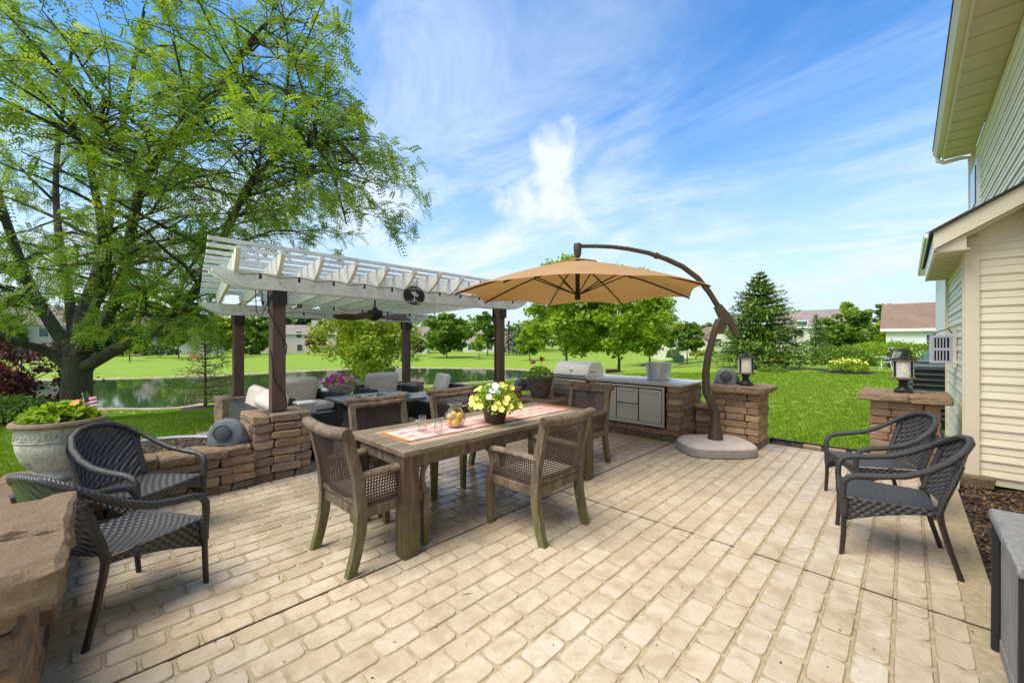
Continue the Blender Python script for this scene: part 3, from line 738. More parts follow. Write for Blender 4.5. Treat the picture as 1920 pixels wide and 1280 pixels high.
for k, (x, lb) in enumerate(((-.95, 'leftmost tan edging brick lying in the black gravel'), (-.68, 'middle tan edging brick lying in the black gravel'), (-.42, 'tan edging brick in the black gravel nearest the wicker chairs'))):
    o = new('edging_brick', stone_mesh(.2, .1, .05), None, None, (x, 7.02, .012)); tag(o, lb, 'brick', 'edging bricks in the gravel')
# ---------------------------------------------------------------- the house on the right
def build_house():
    H = empty('house', 'cream vinyl sided house with gutter and lean-to bay at the right edge', 'house', (0.44, 6.5, 0))
    ox, oy = 0.44, 6.5
    def P(mb, name, mat, parent=H, smooth=False):
        mb.v = [(x - ox, y - oy, z) for x, y, z in mb.v]; return mb.build(name, mat, parent, smooth=smooth)
    rake = lambda x: 2.64 + (x - 0.44) * 0.585           # underside of the bay roof along its gable
    # solid walls behind the boards
    P(MB().box((4.44, 4.93, 2.4), (7.14, 12.0, 5.0)), 'main_wall', 'siding')
    mb = MB(); y0, y1 = 6.53, 9.1
    mb.extr([(0.47, 0.0), (0.95, 0.0), (0.95, rake(.95)), (0.47, rake(.47))], lambda a, b, k: (a, y0 if k < 0 else y1, b), 0); P(mb, 'bay_wall', 'siding')
    E_ = 0.163
    def board(a, b, z, nrm, h=E_):
        a = Vector((*a, 0)); b = Vector((*b, 0)); n_ = Vector((*nrm, 0)); mb = MB()
        pr = [(0.0, 0.0), (0.020, 0.0), (0.022, 0.012), (0.006, h * .5), (0.015, h * .53), (0.003, h), (0.0, h)]
        mb.v = [tuple(p + n_ * o_ + Vector((0, 0, z + zz))) for p in (a, b) for o_, zz in pr]; m = len(pr)
        mb.f = [(i, (i + 1) % m, m + (i + 1) % m, m + i) for i in range(m)] + [tuple(reversed(range(m))), tuple(range(m, 2 * m))]
        P(mb, 'siding_board', 'siding')
    z = 0.08; k = 0
    while z < 4.8:
        if z < 3.15:
            xs = 0.545 if z + E_ < 2.6 else 0.545 + max(0, (z + E_ - rake(.545)) / .585)
            if xs < 1.6: board((xs, 6.53), (0.868 + .0, 6.53), z, (0, -1))
        if z + E_ < 2.58: board((0.47, 9.1), (0.47, 6.615), z, (-1, 0))
        board((0.87, 10.93), (0.87, 9.1 if z < 2.5 else 6.2), z, (-1, 0))
        board((0.87, 6.45), (0.87, -1.0), z, (-1, 0))
        z += E_; k += 1
    # corner boards
    P(MB().box((0.497, 6.512, 1.33), (0.105, 0.052, 2.54)), 'corner_board', 'trim'); P(MB().box((0.457, 6.575, 1.33), (0.05, 0.075, 2.54)), 'corner_board', 'trim')
    P(MB().box((0.45, 9.1, 1.33), (0.05, 0.08, 2.54)), 'corner_board', 'trim'); P(MB().box((0.853, 10.9, 2.6), (0.06, 0.11, 4.7)), 'corner_board', 'trim')
    # stone footing block under the corner
    o = stone(H, 0.05, -0.02, 0.03, 0.28, 0.22, 0.12, 0.2)
    # bay roof: gable edge facing the patio
    xe = 0.205; sl = 0.585
    def roof_pt(x, dz): return 2.64 + (x - 0.44) * sl + dz
    mb = MB(); mb.extr([(xe - .03, roof_pt(xe - .03, .155)), (0.95, roof_pt(.95, .155)), (0.95, roof_pt(.95, .185)), (xe - .03, roof_pt(xe - .03, .185))], lambda a, b, k: (a, 6.19 if k < 0 else 9.2, b), 0); P(mb, 'bay_roof', 'shingle_dark')
    mb = MB(); mb.extr([(xe, roof_pt(xe, -.02)), (0.95, roof_pt(.95, -.02)), (0.95, roof_pt(.95, .153)), (xe, roof_pt(xe, .153))], lambda a, b, k: (a, 6.22 if k < 0 else 6.26, b), 0); P(mb, 'rake_board', 'trim')
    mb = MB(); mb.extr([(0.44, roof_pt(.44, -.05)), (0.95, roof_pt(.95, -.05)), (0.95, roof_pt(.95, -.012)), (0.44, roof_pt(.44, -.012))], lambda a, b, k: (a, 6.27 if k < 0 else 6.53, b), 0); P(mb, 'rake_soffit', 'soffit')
    P(MB().box((xe + .012, 7.7, roof_pt(xe, .045)), (.022, 2.88, .20)), 'fascia', 'white_trim')
    mb = MB(); mb.extr([(xe + .024, roof_pt(xe, -.036)), (.443, roof_pt(xe, -.036)), (.443, roof_pt(.443, -.025)), (xe + .024, roof_pt(xe + .024, -.025))], lambda a, b, k: (a, 6.27 if k < 0 else 6.30, b), 0); P(mb, 'eave_return', 'trim')
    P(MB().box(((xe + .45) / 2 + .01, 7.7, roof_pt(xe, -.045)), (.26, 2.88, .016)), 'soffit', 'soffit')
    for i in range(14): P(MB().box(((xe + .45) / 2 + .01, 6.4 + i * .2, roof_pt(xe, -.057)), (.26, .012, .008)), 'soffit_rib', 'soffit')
    # main eave: soffit, fascia, gutter, downspout elbow
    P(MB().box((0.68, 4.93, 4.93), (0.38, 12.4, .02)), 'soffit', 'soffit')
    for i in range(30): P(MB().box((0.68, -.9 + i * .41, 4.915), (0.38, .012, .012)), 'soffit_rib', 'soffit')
    P(MB().box((0.487, 4.93, 5.0), (.022, 12.4, .18)), 'fascia', 'trim')
    mb = MB(); mb.extr([(.475, 4.98), (.475, 5.09), (.36, 5.10), (.355, 5.06), (.39, 5.0), (.40, 4.98)], lambda a, b, k: (a, -1.2 if k < 0 else 11.16, b), 0); P(mb, 'gutter', 'trim')
    mb = MB(); mb.extr([(.37, 5.11), (4.4, 7.3), (4.4, 7.36), (.35, 5.15)], lambda a, b, k: (a, -1.25 if k < 0 else 11.2, b), 0); P(mb, 'roof', 'shingle_dark')
    P(MB().tube([(.42, 11.08, 4.98), (.42, 11.08, 4.90), (.5, 11.05, 4.84), (.7, 11.0, 4.84), (.82, 10.99, 4.82), (.83, 10.99, 4.6), (.83, 10.99, .1)], .035, 8), 'downspout', 'trim', smooth=True)
    # upper window beside the far corner
    w = P(MB().box((.838, 10.35, 3.72), (.05, .80, 1.5)), 'window', 'white_trim')
    P(MB().box((.808, 10.35, 4.08), (.02, .62, .62)), 'pane', 'window_glass', w); P(MB().box((.812, 10.35, 3.36), (.02, .62, .60)), 'pane', 'window_glass', w)
    for o_ in kids(w): o_.location = (0, 0, 0)
    # grey louvred box with bracket on the bay side wall
    B = empty('hose_box', 'grey slotted plastic box on the side wall of the house', 'hose box', (.44, 7.67, 1.22)); gx, gy, gzz = .44, 7.67, 1.22
    def Q(mb, name, mat):
        mb.v = [(x - gx, y - gy, z - gzz) for x, y, z in mb.v]; return mb.build(name, mat, B, smooth=False)
    for zz in (1.235, 1.40, 1.565): Q(MB().box((.325, 7.67, zz), (.22, .14, .032)), 'rail', 'grey_plastic')
    for xx in (.228, .405): Q(MB().box((xx, 7.67, 1.40), (.03, .138, .30)), 'stile', 'grey_plastic')
    for i in range(5):
        for zz in (1.318, 1.483): Q(MB().box((.252 + i * .028, 7.61, zz), (.012, .012, .134)), 'slat', 'grey_plastic')
    Q(MB().box((.325, 7.72, 1.40), (.15, .02, .30)), 'back_panel', 'core')
    Q(MB().box((.435, 7.60, 1.42), (.03, .05, .50)), 'wall_bracket', 'trim')
    Q(MB().tube([(.24, 7.67, 1.58), (.30, 7.67, 1.63), (.38, 7.67, 1.66), (.43, 7.67, 1.60)], .008, 6), 'handle', 'black_metal')
    # drain hose on the ground near the pillar
    o = MB().tube([(.30, 6.66, .03), (.34, 6.60, .09), (.38, 6.50, .10), (.40, 6.40, .05), (.385, 6.28, .02), (.37, 6.1, .012)], .014, 8).build('drain_hose', 'grey_plastic'); tag(o, 'grey hose looping onto the patio edge by the house corner', 'hose')
    # air conditioners
    for nm, (x, y, s, top), lb in (('ac', (.40, 11.75, .78, 1.02), 'dark louvred air conditioner unit at the far corner of the house'), ('ac', (.36, 13.4, .7, 1.06), 'second air conditioner unit farther behind the first')):
        A = empty('air_conditioner', lb, 'air conditioner', (x, y, -.06)); t = top + .06
        MB().box((0, 0, t / 2), (s * .92, s * .92, t - .1)).build('coil', 'dark_void', A, smooth=False)
        for a in (-1, 1):
            for b in (-1, 1): MB().box((a * (s / 2 - .04), b * (s / 2 - .04), t / 2), (.08, .08, t)).build('corner_post', 'ac_metal', A, smooth=False)
        for i in range(10): MB().box((0, 0, .06 + i * (t - .12) / 9), (s, s, .022)).build('louvre', 'ac_metal', A, smooth=False)
        MB().box((0, 0, t - .02), (s + .02, s + .02, .05), b=.012).build('lid', 'ac_metal', A)
build_house()
# weathered planter box at the bottom right
B = empty('planter_box', 'weathered grey wooden box with dark corner post at the bottom right', 'planter box', (.55, 2.72, -.03))
for i in range(7): MB().box((-.215, -.29 + i * .096, .33), (.022, .092, .64)).build('board', 'grey_wood', B, smooth=False)
for i in range(5): MB().box((-.16 + i * .092, .315, .33), (.088, .022, .64)).build('board', 'grey_wood', B, smooth=False)
MB().box((0, 0, .30), (.40, .60, .56)).build('inner_liner', 'core', B, smooth=False)
MB().tube([(-.235, .335, .0), (-.232, .332, .66)], .022, 10).build('corner_post', 'rubber', B); MB().tube([(-.235, -.335, .0), (-.232, -.332, .66)], .022, 10).build('corner_post', 'rubber', B)
MB().cbox((0, 0, .685), (.52, .74, .045), .008).build('lid', 'grey_wood', B); MB().box((-.215, 0, .05), (.03, .64, .09)).build('skirting', 'grey_wood', B, smooth=False)

# ---------------------------------------------------------------- pergola
PG = {'a': Vector((-5.13, 1.42, 0)), 'b': Vector((-7.80, 1.588, 0)), 'c': Vector((-7.80, 4.68, 0)), 'd': Vector((-5.13, 4.93, 0))}
def build_pergola():
    G = empty('pergola', 'white pergola with brown posts and scalloped rafters over the seating area', 'pergola', (0, 0, 0))
    ZF, ZR, BH = 2.07, 1.92, 0.175
    for k, b0, zt in (('a', .71, ZF), ('b', .62, ZR), ('c', .62, ZR), ('d', .71, ZF)):
        p = PG[k]; po = MB().box((p.x, p.y, (b0 + zt + .12) / 2), (.14, .14, zt + .12 - b0), b=.008).build('post', 'post_brown', G)
        for sx in (1, -1):
            fx = p.x + sx * .098
            prof = [(-.075, 0), (0, -.03), (.075, 0), (.075, .28), (.045, .30), (.035, .33), (0, .35), (-.035, .33), (-.045, .30), (-.075, .28)]
            mb = MB(); mb.extr([(p.y + a, zt - .15 + b) for a, b in prof], lambda a, b, q: (fx + q * .006, a, b), 0); mb.build('post_bracket', 'black_metal', po, smooth=False)
            for zz in (-.09, -.02, .08, .14): MB().lathe([(0, -.008), (.012, -.006), (.012, 0), (0, .006)], 8, (fx + sx * .008, p.y, zt + zz)).build('bolt', 'black_metal', po)
    def beam(p, q, zb, e0, e1, off):
        t = (q - p).normalized(); a = p - t * e0; L = (q - p).length + e0 + e1; n_ = Vector((t.y, -t.x, 0)) * off
        arc = [(0.36 - .36 * math.cos(R(w)), BH - (BH - .03) * math.sin(R(w))) for w in (0, 18, 36, 54, 72, 90)]
        arc = [(x, max(0, BH - .035 - (BH - .035) * math.sin(math.pi / 2 * x / .36))) for x, _ in arc]
        pr = [(0, BH)] + arc + [(.40, 0), (L - .40, 0)] + [(L - x, z) for x, z in reversed(arc)] + [(L, BH)]
        mb = MB(); mb.extr(pr, lambda s, z, k: tuple(a + t * s + n_ + Vector((t.y, -t.x, 0)) * (.02 * -k) + Vector((0, 0, zb + z))), 0)
        mb.build('beam', 'pergola_white', G, smooth=False)
    for off in (.091, -.091):
        beam(PG['a'], PG['d'], ZF, .62, .60, off); beam(PG['b'], PG['c'], ZR, .5, .55, off)
    # rafters, each with curved ends
    ys = [.96 + .402 * k for k in range(12)]
    RH = .215
    for y in ys:
        a = Vector((-4.70, y, ZF + BH - .02 + .008)); b = Vector((-8.22, 1.38 + (y - .96) * .80, ZR + BH - .03)); t = (b - a); L = t.length; t.normalize()
        arc = [(.34 * q, max(0, RH - .03 - (RH - .03) * math.sin(math.pi / 2 * q))) for q in (0, .15, .3, .5, .7, .85, 1)]
        pr = [(0, RH)] + arc + [(L - x, z) for x, z in reversed(arc)] + [(L, RH)]
        sd = Vector((t.y, -t.x, 0)).normalized()
        mb = MB(); mb.extr(pr, lambda s, z, k: tuple(a + t * s + sd * (.019 * k) + Vector((0, 0, z))), 0); mb.build('rafter', 'pergola_white', G, smooth=False)
    n_s = 14
    for i in range(n_s):
        f = i / (n_s - 1); x = -4.74 - f * 3.42; z = ZF + BH - .012 + RH - f * (ZF - ZR + .01) + .022
        o = MB().box((0, 0, 0), (.038, 4.86 - f * .85, .038)).build('slat', 'pergola_white', G, (x, 3.15, z)); o.rotation_euler = (random.gauss(0, .003), 0, random.gauss(0, .004))
    # wiring along the near post
    p = PG['a']
    MB().tube([(p.x + .08, p.y - .06, 2.02), (p.x + .09, p.y - .12, 1.9), (p.x + .085, p.y - .06, 1.72), (p.x + .078, p.y + .03, 1.55), (p.x + .076, p.y + .078, 1.45), (p.x + .02, p.y + .082, 1.36), (p.x - .05, p.y + .08, 1.3)], .006, 6).build('cable', 'rubber', G)
    MB().tube([(p.x + .03, p.y - .078, 1.40), (p.x + .076, p.y - .07, 1.28), (p.x + .078, p.y - .06, 1.1), (p.x + .077, p.y + .0, .98), (p.x + .077, p.y + .06, .90), (p.x + .06, p.y + .08, .80), (p.x + .03, p.y + .085, .73)], .006, 6).build('cable', 'rubber', G)
    for k in range(3):
        yy = p.y - .12 - .06 * k
        MB().tube([(p.x + .1, yy, 2.06), (p.x + .1, yy + .01, 1.92 - .05 * k), (p.x + .1, yy + .06, 1.88 - .05 * k), (p.x + .09, p.y - .085, 2.02)], .005, 5).build('cable', 'rubber', G)
    q = PG['d']; MB().tube([(q.x - .03, q.y - .076, 2.0), (q.x - .03, q.y - .078, 1.4), (q.x - .02, q.y - .08, 1.0), (q.x - .05, q.y - .085, .78)], .009, 6).build('cable', 'rubber', G)
    MB().tube([(q.x - .09, q.y - .05, 1.52), (q.x - .17, q.y - .05, 1.52)], .03, 8).build('spotlight', 'black_metal', G)
    # string lights: sockets hang below the rafters, one cord per run
    Lr = empty('string_light', 'string of dark bulbs hung along the pergola rafters', 'string light', (0, 0, 0))
    for y0_, y1_, x0_, x1_, nn in ((1.0, 5.2, -4.88, -4.88, 11), (1.3, 4.9, -6.2, -6.9, 7), (1.6, 4.9, -7.2, -7.6, 6)):
        pts = []
        for i in range(nn * 2 + 1):
            f = i / (nn * 2); x = x0_ + (x1_ - x0_) * f; zt = ZF + BH - .03 - (abs(x) - 4.9) * .05 - (.10 if x < -5.2 else 0.0); pts.append(Vector((x, y0_ + (y1_ - y0_) * f, zt - (.0 if i % 2 else .03))))
        MB().tube(pts, .004, 5).build('cord', 'rubber', Lr)
        for i in range(1, nn * 2, 2):
            c = pts[i] - Vector((0, 0, .045)); b = MB().lathe([(.0, .045), (.013, .04), (.015, 0), (.012, -.012), (0, -.014)], 8, c).build('bulb_socket', 'rubber', Lr)
            MB().lathe([(.0, -.055), (.012, -.047), (.016, -.03), (.010, -.012), (0, -.011)], 8, c).build('bulb', 'glass_seeded', b)
    # ceiling fan
    c = (-6.15, 3.12, 0); F_ = empty('ceiling_fan', 'dark ceiling fan with leaf-shaped wooden blades hung under the pergola', 'fan', (c[0], c[1], 1.90))
    MB().tube([(0, 0, .30), (0, 0, .1)], .014, 8).build('down_rod', 'black_metal', F_)
    MB().lathe([(.0, .16), (.03, .15), (.05, .11), (.11, .10), (.125, .06), (.12, .01), (.08, -.02), (.05, -.06), (0, -.065)], 18).build('motor_housing', 'black_metal', F_)
    m_wood('fan_wood', (0.06, 0.032, 0.02), (0.12, 0.068, 0.04), (6, 6, 6), .5)
    for k in range(5):
        a = R(20 + 72 * k); mb = MB(); pr = [(.10, .02), (.18, .05), (.32, .085), (.48, .085), (.60, .05), (.655, .0), (.60, -.05), (.48, -.085), (.32, -.085), (.18, -.05), (.10, -.02)]
        mb.extr(pr, lambda s, w, q: (s * math.cos(a) - w * math.sin(a), s * math.sin(a) + w * math.cos(a), -.01 + w * .5 + q * .004), 0); mb.build('blade', 'fan_wood', F_, smooth=False)
    # oval sign on the front beam
    sx, sy, sz = PG['a'].x + .125, 3.13, 2.15
    Sg = empty('oval_sign', 'black oval patio bar sign with a cocktail glass on the pergola beam', 'sign', (sx, sy, sz))
    def oval(rx, rz, t, x): 
        mb = MB(); mb.extr([(rx * math.cos(2 * math.pi * i / 40), rz * math.sin(2 * math.pi * i / 40)) for i in range(40)], lambda a, b, q: (x + q * t, a, b), 0); return mb
    oval(.185, .145, .006, -.006).build('rim', 'white_paint', Sg, smooth=False); oval(.172, .132, .006, 0.002).build('plate', 'black_metal', Sg, smooth=False)
    mb = MB(); g = .0105
    for a, b, c_, d_ in (((-.065, .055), (.065, .055), (.02, 0), (-.02, 0)), ((-.007, 0), (.007, 0), (.007, -.06), (-.007, -.06)), ((-.04, -.058), (.04, -.058), (.03, -.072), (-.03, -.072))):
        mb.extr([a, d_, c_, b], lambda u, w, q: (g + q * .0015, u, w), 0)
    mb.build('glass_emblem', 'white_paint', Sg, smooth=False)
    for txt, zz, sc in (("SCHULER'S", .08, .046), ('PATIO  BAR', -.108, .044)):
        cu = bpy.data.curves.new('lettering', 'FONT'); cu.body = txt; cu.size = sc; cu.align_x = 'CENTER'; cu.extrude = .001
        to = bpy.data.objects.new('tmp', cu); col.objects.link(to); dg = bpy.context.evaluated_depsgraph_get()
        me = bpy.data.meshes.new_from_object(to.evaluated_get(dg)); bpy.data.objects.remove(to)
        lo = new('lettering', me, 'white_paint', Sg, (g, 0, zz)); lo.rotation_euler = (R(90), 0, R(90))
    MB().tube([(-.003, -.06, .12), (-.003, 0, .175), (-.003, .06, .12)], .004, 5).build('hanger', 'black_metal', Sg)
build_pergola()

# ---------------------------------------------------------------- lounge under the pergola
def cushion(mb, c, d, b=0.035): return mb.cbox(c, d, b)
def sofa_unit(name, label, loc, rz, w, arms=(True, True), back=True, depth=.80, cush=True, pillow=True):
    U = empty(name, label, 'sofa', loc, rz)
    MB().box((0, 0, .19), (w, depth, .30), b=.008).build('base', 'sofa_weave', U)
    for a, on in zip((-1, 1), arms):
        if on: MB().box((a * (w / 2 - .06), 0, .31), (.12, depth + .01, .58), b=.008).build('arm', 'sofa_weave', U)
    if back: MB().box((0, -depth / 2 + .06, .33), (w - .012, .125, .62), b=.008).build('back_frame', 'sofa_weave', U)
    wi = w - .12 * sum(arms) - .02; cx = .06 * ((1 if arms[0] else 0) - (1 if arms[1] else 0))
    nn = max(1, round(wi / .7))
    for i in range(nn):
        x = cx - wi / 2 + wi * (i + .5) / nn
        if cush: cushion(MB(), (x, .05 if back else 0, .41), (wi / nn - .01, depth - (.14 if back else .02), .14)).build('seat_cushion', 'cushion', U)
        if back and pillow: 
            o = cushion(MB(), (0, 0, 0), (wi / nn - .04, .16, .42), .05).build('back_cushion', 'cushion', U, (x, -depth / 2 + .22, .66)); o.rotation_euler = (R(-12), 0, random.gauss(0, .03))
    return U
sofa_unit('sofa', 'dark wicker sofa end with rolled cushion behind the nearest pergola pillar', (-6.15, 1.72, 0), 0, 1.7, (True, True), True)
sofa_unit('armchair', 'dark wicker armchair with grey back cushion behind the near pergola post', (-7.35, 2.45, 0), R(-80), .95, (True, True))
sofa_unit('armchair', 'dark wicker armchair with pale back cushion beyond the fire table', (-7.45, 4.02, 0), R(-90), 1.0, (True, True))
sofa_unit('chaise', 'dark wicker chaise with pale seat cushions right of the fire table', (-6.35, 4.72, 0), R(180), 1.55, (False, False), True, .85, True, False)
o = cushion(MB(), (0, 0, 0), (.5, .16, .36), .05).build('throw_pillow', 'cushion', None, (-6.9, 4.98, .66)); o.rotation_euler = (R(14), 0, R(170)); tag(o, 'pale throw pillow propped on the chaise by the lawn', 'pillow')
o = MB().tube([(-.38, 0, 0), (-.34, 0, 0), (0, 0, .004), (.34, 0, 0), (.38, 0, 0)], [.04, .09, .095, .09, .04], 14).build('bolster', 'cushion', None, (-5.75, 1.5, .72)); tag(o, 'rolled pale bolster cushion lying along the sofa back', 'bolster')
B = empty('lidded_box', 'small white lidded box on the near sofa beside the post', 'box', (-5.52, 1.85, .48)); MB().box((0, 0, .11), (.2, .2, .22), b=.006).build('body', 'white_paint', B); MB().box((0, 0, .235), (.23, .23, .035), b=.008).build('lid', 'white_paint', B)
T = empty('fire_table', 'dark wicker fire pit table with slate top under the pergola', 'fire table', (-5.98, 3.05, 0), R(3))
mb = MB()
prf = [(.40, .02), (.39, .12), (.36, .28), (.37, .42), (.42, .56), (.43, .58)]
V = []
for r_, z in prf: V += [(-r_, -r_, z), (r_, -r_, z), (r_, r_, z), (-r_, r_, z)]
mb.add(V, [(i * 4 + k, i * 4 + (k + 1) % 4, (i + 1) * 4 + (k + 1) % 4, (i + 1) * 4 + k) for i in range(len(prf) - 1) for k in range(4)] + [(3, 2, 1, 0)]); mb.build('base', 'sofa_weave', T)
MB().cbox((0, 0, .605), (1.12, 1.12, .045), .01).build('table_top', 'slate', T); MB().box((0, 0, .629), (.46, .46, .006)).build('burner_tray', 'dark_void', T, smooth=False)
for k in range(26): MB().cbox((random.uniform(-.2, .2), random.uniform(-.2, .2), .642), (random.uniform(.03, .06), random.uniform(.02, .05), .025), .008, rotz(random.uniform(0, 3))).build('glass_pebble', random.choice(('galvanised', 'slate', 'white_paint')), T)
T2 = empty('side_table', 'low dark wicker corner table carrying the pink petunia urn', 'side table', (-7.55, 3.2, 0)); MB().box((0, 0, .18), (.62, .62, .34), b=.01).build('base', 'sofa_weave', T2); MB().box((0, 0, .362), (.66, .66, .022), b=.006).build('table_top', 'slate', T2)
# ---------------------------------------------------------------- outdoor kitchen
def build_kitchen():
    K = empty('outdoor_kitchen', 'tumbled stone outdoor kitchen counter with steel drawers', 'outdoor kitchen', (-3.6, 6.4, 0))
    ox, oy = -3.6, 6.4
    x0, x1, y0, y1, TOP = -5.25, -2.38, 5.93, 6.85, .83
    def P(mb, name, mat, parent=K, smooth=False):
        mb.v = [(x - ox, y - oy, z) for x, y, z in mb.v]; return mb.build(name, mat, parent, smooth=smooth)
    P(MB().box(((x0 + x1) / 2, (y0 + y1) / 2 + .06, .41), (x1 - x0 - .3, y1 - y0 - .3, .80)), 'mortar_core', 'core')
    nC = 9; h = TOP / nC; D = .17
    for c in range(nC):
        z = c * h; zc = z + h / 2; f = c % 2
        segs = [(x0, x1 - (D if f else 0))]
        def cut(segs, a, b):
            out = []
            for s, e in segs:
                if b <= s or a >= e: out.append((s, e)); continue
                if a > s: out.append((s, a))
                if b < e: out.append((b, e))
            return out
        if zc > .22: segs = cut(segs, -3.78, -2.57)
        if zc > .55: segs = cut(segs, -4.74, -3.94)
        for s, e in segs: run(K, (s - ox, y0 + D / 2 - oy, 0), (e - ox, y0 + D / 2 - oy, 0), z, h, D, (.2, .3)[f])
        run(K, (x1 - D / 2 - ox, y0 + (0 if f else D) - oy, 0), (x1 - D / 2 - ox, y1 - oy, 0), z, h, D, (.24, .18)[f])
        run(K, (x0 + D / 2 - ox, y1 - oy, 0), (x0 + D / 2 - ox, y0 + D - oy, 0), z, h, D, (.24, .18)[f])
        run(K, (x1 - D - ox, y1 - D / 2 - oy, 0), (x0 + D - ox, y1 - D / 2 - oy, 0), z, h, D, .3)
    for a, b in ((-5.29, -4.73), (-3.955, -3.16), (-3.155, -2.33)): P(MB().cbox(((a + b) / 2, 6.38, TOP + .022), (b - a, 1.0, .036), .006), 'countertop', 'counter')
    P(MB().cbox((-4.34, 6.70, TOP + .022), (.77, .36, .036), .006), 'countertop', 'counter')
    # drawer and door unit
    U = empty('drawer_unit', 'stainless steel door and drawer unit set in the stone kitchen', 'cabinet', (-3.175, 5.93, .25))
    MB().box((0, .06, .275), (1.16, .2, .56)).build('carcass', 'dark_void', U, smooth=False)
    for c_, s in (((0, -.045, .55), (1.19, .02, .03)), ((0, -.045, -.01), (1.19, .03, .05)), ((-.58, -.045, .27), (.03, .02, .53)), ((.58, -.045, .27), (.03, .02, .53))): MB().box(c_, s).build('frame', 'steel', U, smooth=False)
    for xx, zz, w, hh, hz in ((-.375, .27, .355, .50, .47), (0, .40, .365, .235, .47), (0, .145, .365, .25, .225), (.38, .27, .355, .50, .47)):
        d_ = MB().cbox((xx, -.06, zz), (w, .025, hh), .004).build('door' if hh > .3 else 'drawer', 'steel', U)
        MB().tube([(xx - w * .36, -.07, hz), (xx - w * .36, -.10, hz), (xx + w * .36, -.10, hz), (xx + w * .36, -.07, hz)], .008, 8).build('handle', 'galvanised', d_)
    # grill
    g = empty('gas_grill', 'stainless gas grill with closed hood set into the stone counter', 'grill', (-4.34, 5.93, .55))
    MB().box((0, .24, .14), (.74, .56, .28)).build('firebox', 'steel', g, smooth=False)
    cp = MB().cbox((0, -.06, .18), (.76, .05, .18), .006).build('control_panel', 'steel', g)
    for i in range(6): 
        k = MB().tube([(-.26 + i * .104, -.085, .18), (-.26 + i * .104, -.115, .18)], [.026, .02], 12).build('knob', 'galvanised', cp)
    mb = MB(); prof = [(-.03, .30), (-.03, .345), (.10, .54), (.22, .575), (.42, .575), (.52, .46), (.52, .30)]
    mb.extr(prof, lambda a, b, q: (.37 * q, a, b), 0); hd = mb.build('hood', 'steel', g, smooth=False)
    MB().tube([(-.33, -.02, .36), (-.33, -.075, .36), (.33, -.075, .36), (.33, -.02, .36)], .013, 10).build('handle', 'galvanised', hd)
    MB().lathe([(0, 0), (.035, 0), (.035, .012), (0, .014)], 16).build('thermometer', 'galvanised', hd, (0, .03, .452)); kids(hd)[-1].rotation_euler = (R(56), 0, 0)
    mb = MB()
    for yy, w_ in ((.12, .025), (.17, .02), (.205, .02), (.24, .02)): mb.box((.372, yy, .41), (.003, w_, .03 if w_ > .02 else .018))
    mb.build('badge', 'black_metal', hd, smooth=False)
    # galvanised tub
    t = empty('galvanised_tub', 'galvanised metal tub standing on the kitchen counter', 'tub', (-2.93, 6.45, .872))
    MB().lathe([(.0, .004), (.165, .0), (.17, .01), (.185, .14), (.192, .15), (.188, .16), (.205, .27), (.215, .275), (.213, .285), (.203, .285), (.18, .012), (.0, .012)], 32).build('body', 'galvanised', t)
    for s in (-1, 1): MB().tube([(s * .20, -.04, .22), (s * .23, -.04, .21), (s * .235, 0, .20), (s * .23, .04, .21), (s * .20, .04, .22)], .006, 6).build('handle', 'galvanised', t)
build_kitchen()

# ---------------------------------------------------------------- rock speakers, lanterns
def rock_speaker(label, loc, rz, s, seed):
    r_ = random.Random(seed); K = empty('rock_speaker', label, 'speaker', loc, rz); n = 16; V = []; prof = [(1.0, 0), (1.0, .18), (.93, .45), (.78, .75), (.5, .96), (.2, 1.02)]
    for i, (q, z) in enumerate(prof):
        for k in range(n):
            a = 2 * math.pi * k / n; f = 1 + .10 * math.sin(2 * a + seed) + .07 * math.sin(3 * a + i) + r_.uniform(-.05, .05); x = q * f * math.cos(a); y = q * f * math.sin(a) * .8
            y = max(y, -.62 + .25 * z); V.append((x * s * .5, y * s * .5, z * s * .72 + r_.uniform(-.01, .01) * (i > 0)))
    F = [(i * n + k, i * n + (k + 1) % n, (i + 1) * n + (k + 1) % n, (i + 1) * n + k) for i in range(len(prof) - 1) for k in range(n)] + [tuple(range((len(prof) - 1) * n, len(prof) * n)), tuple(reversed(range(n)))]
    MB().add(V, F).build('rock_body', 'fake_rock', K)
    o = MB().lathe([(0, .012), (.2 * s, .01), (.225 * s, .004), (.235 * s, .012), (.25 * s, .0)], 24).build('speaker_grille', 'speaker_cloth', K, (0, -.285 * s, .36 * s)); o.rotation_euler = (R(82), 0, 0)
rock_speaker('grey fake rock speaker on the low wall beside the near pergola pillar', (-5.02, .93, .45), R(52), .34, 1)
rock_speaker('grey fake rock speaker on the lantern pillar behind the umbrella pole', (-1.93, 6.55, .872), R(15), .31, 2)
rock_speaker('grey rock speaker beside the geranium urn near the grill', (-4.98, 5.35, .62), R(50), .30, 3)
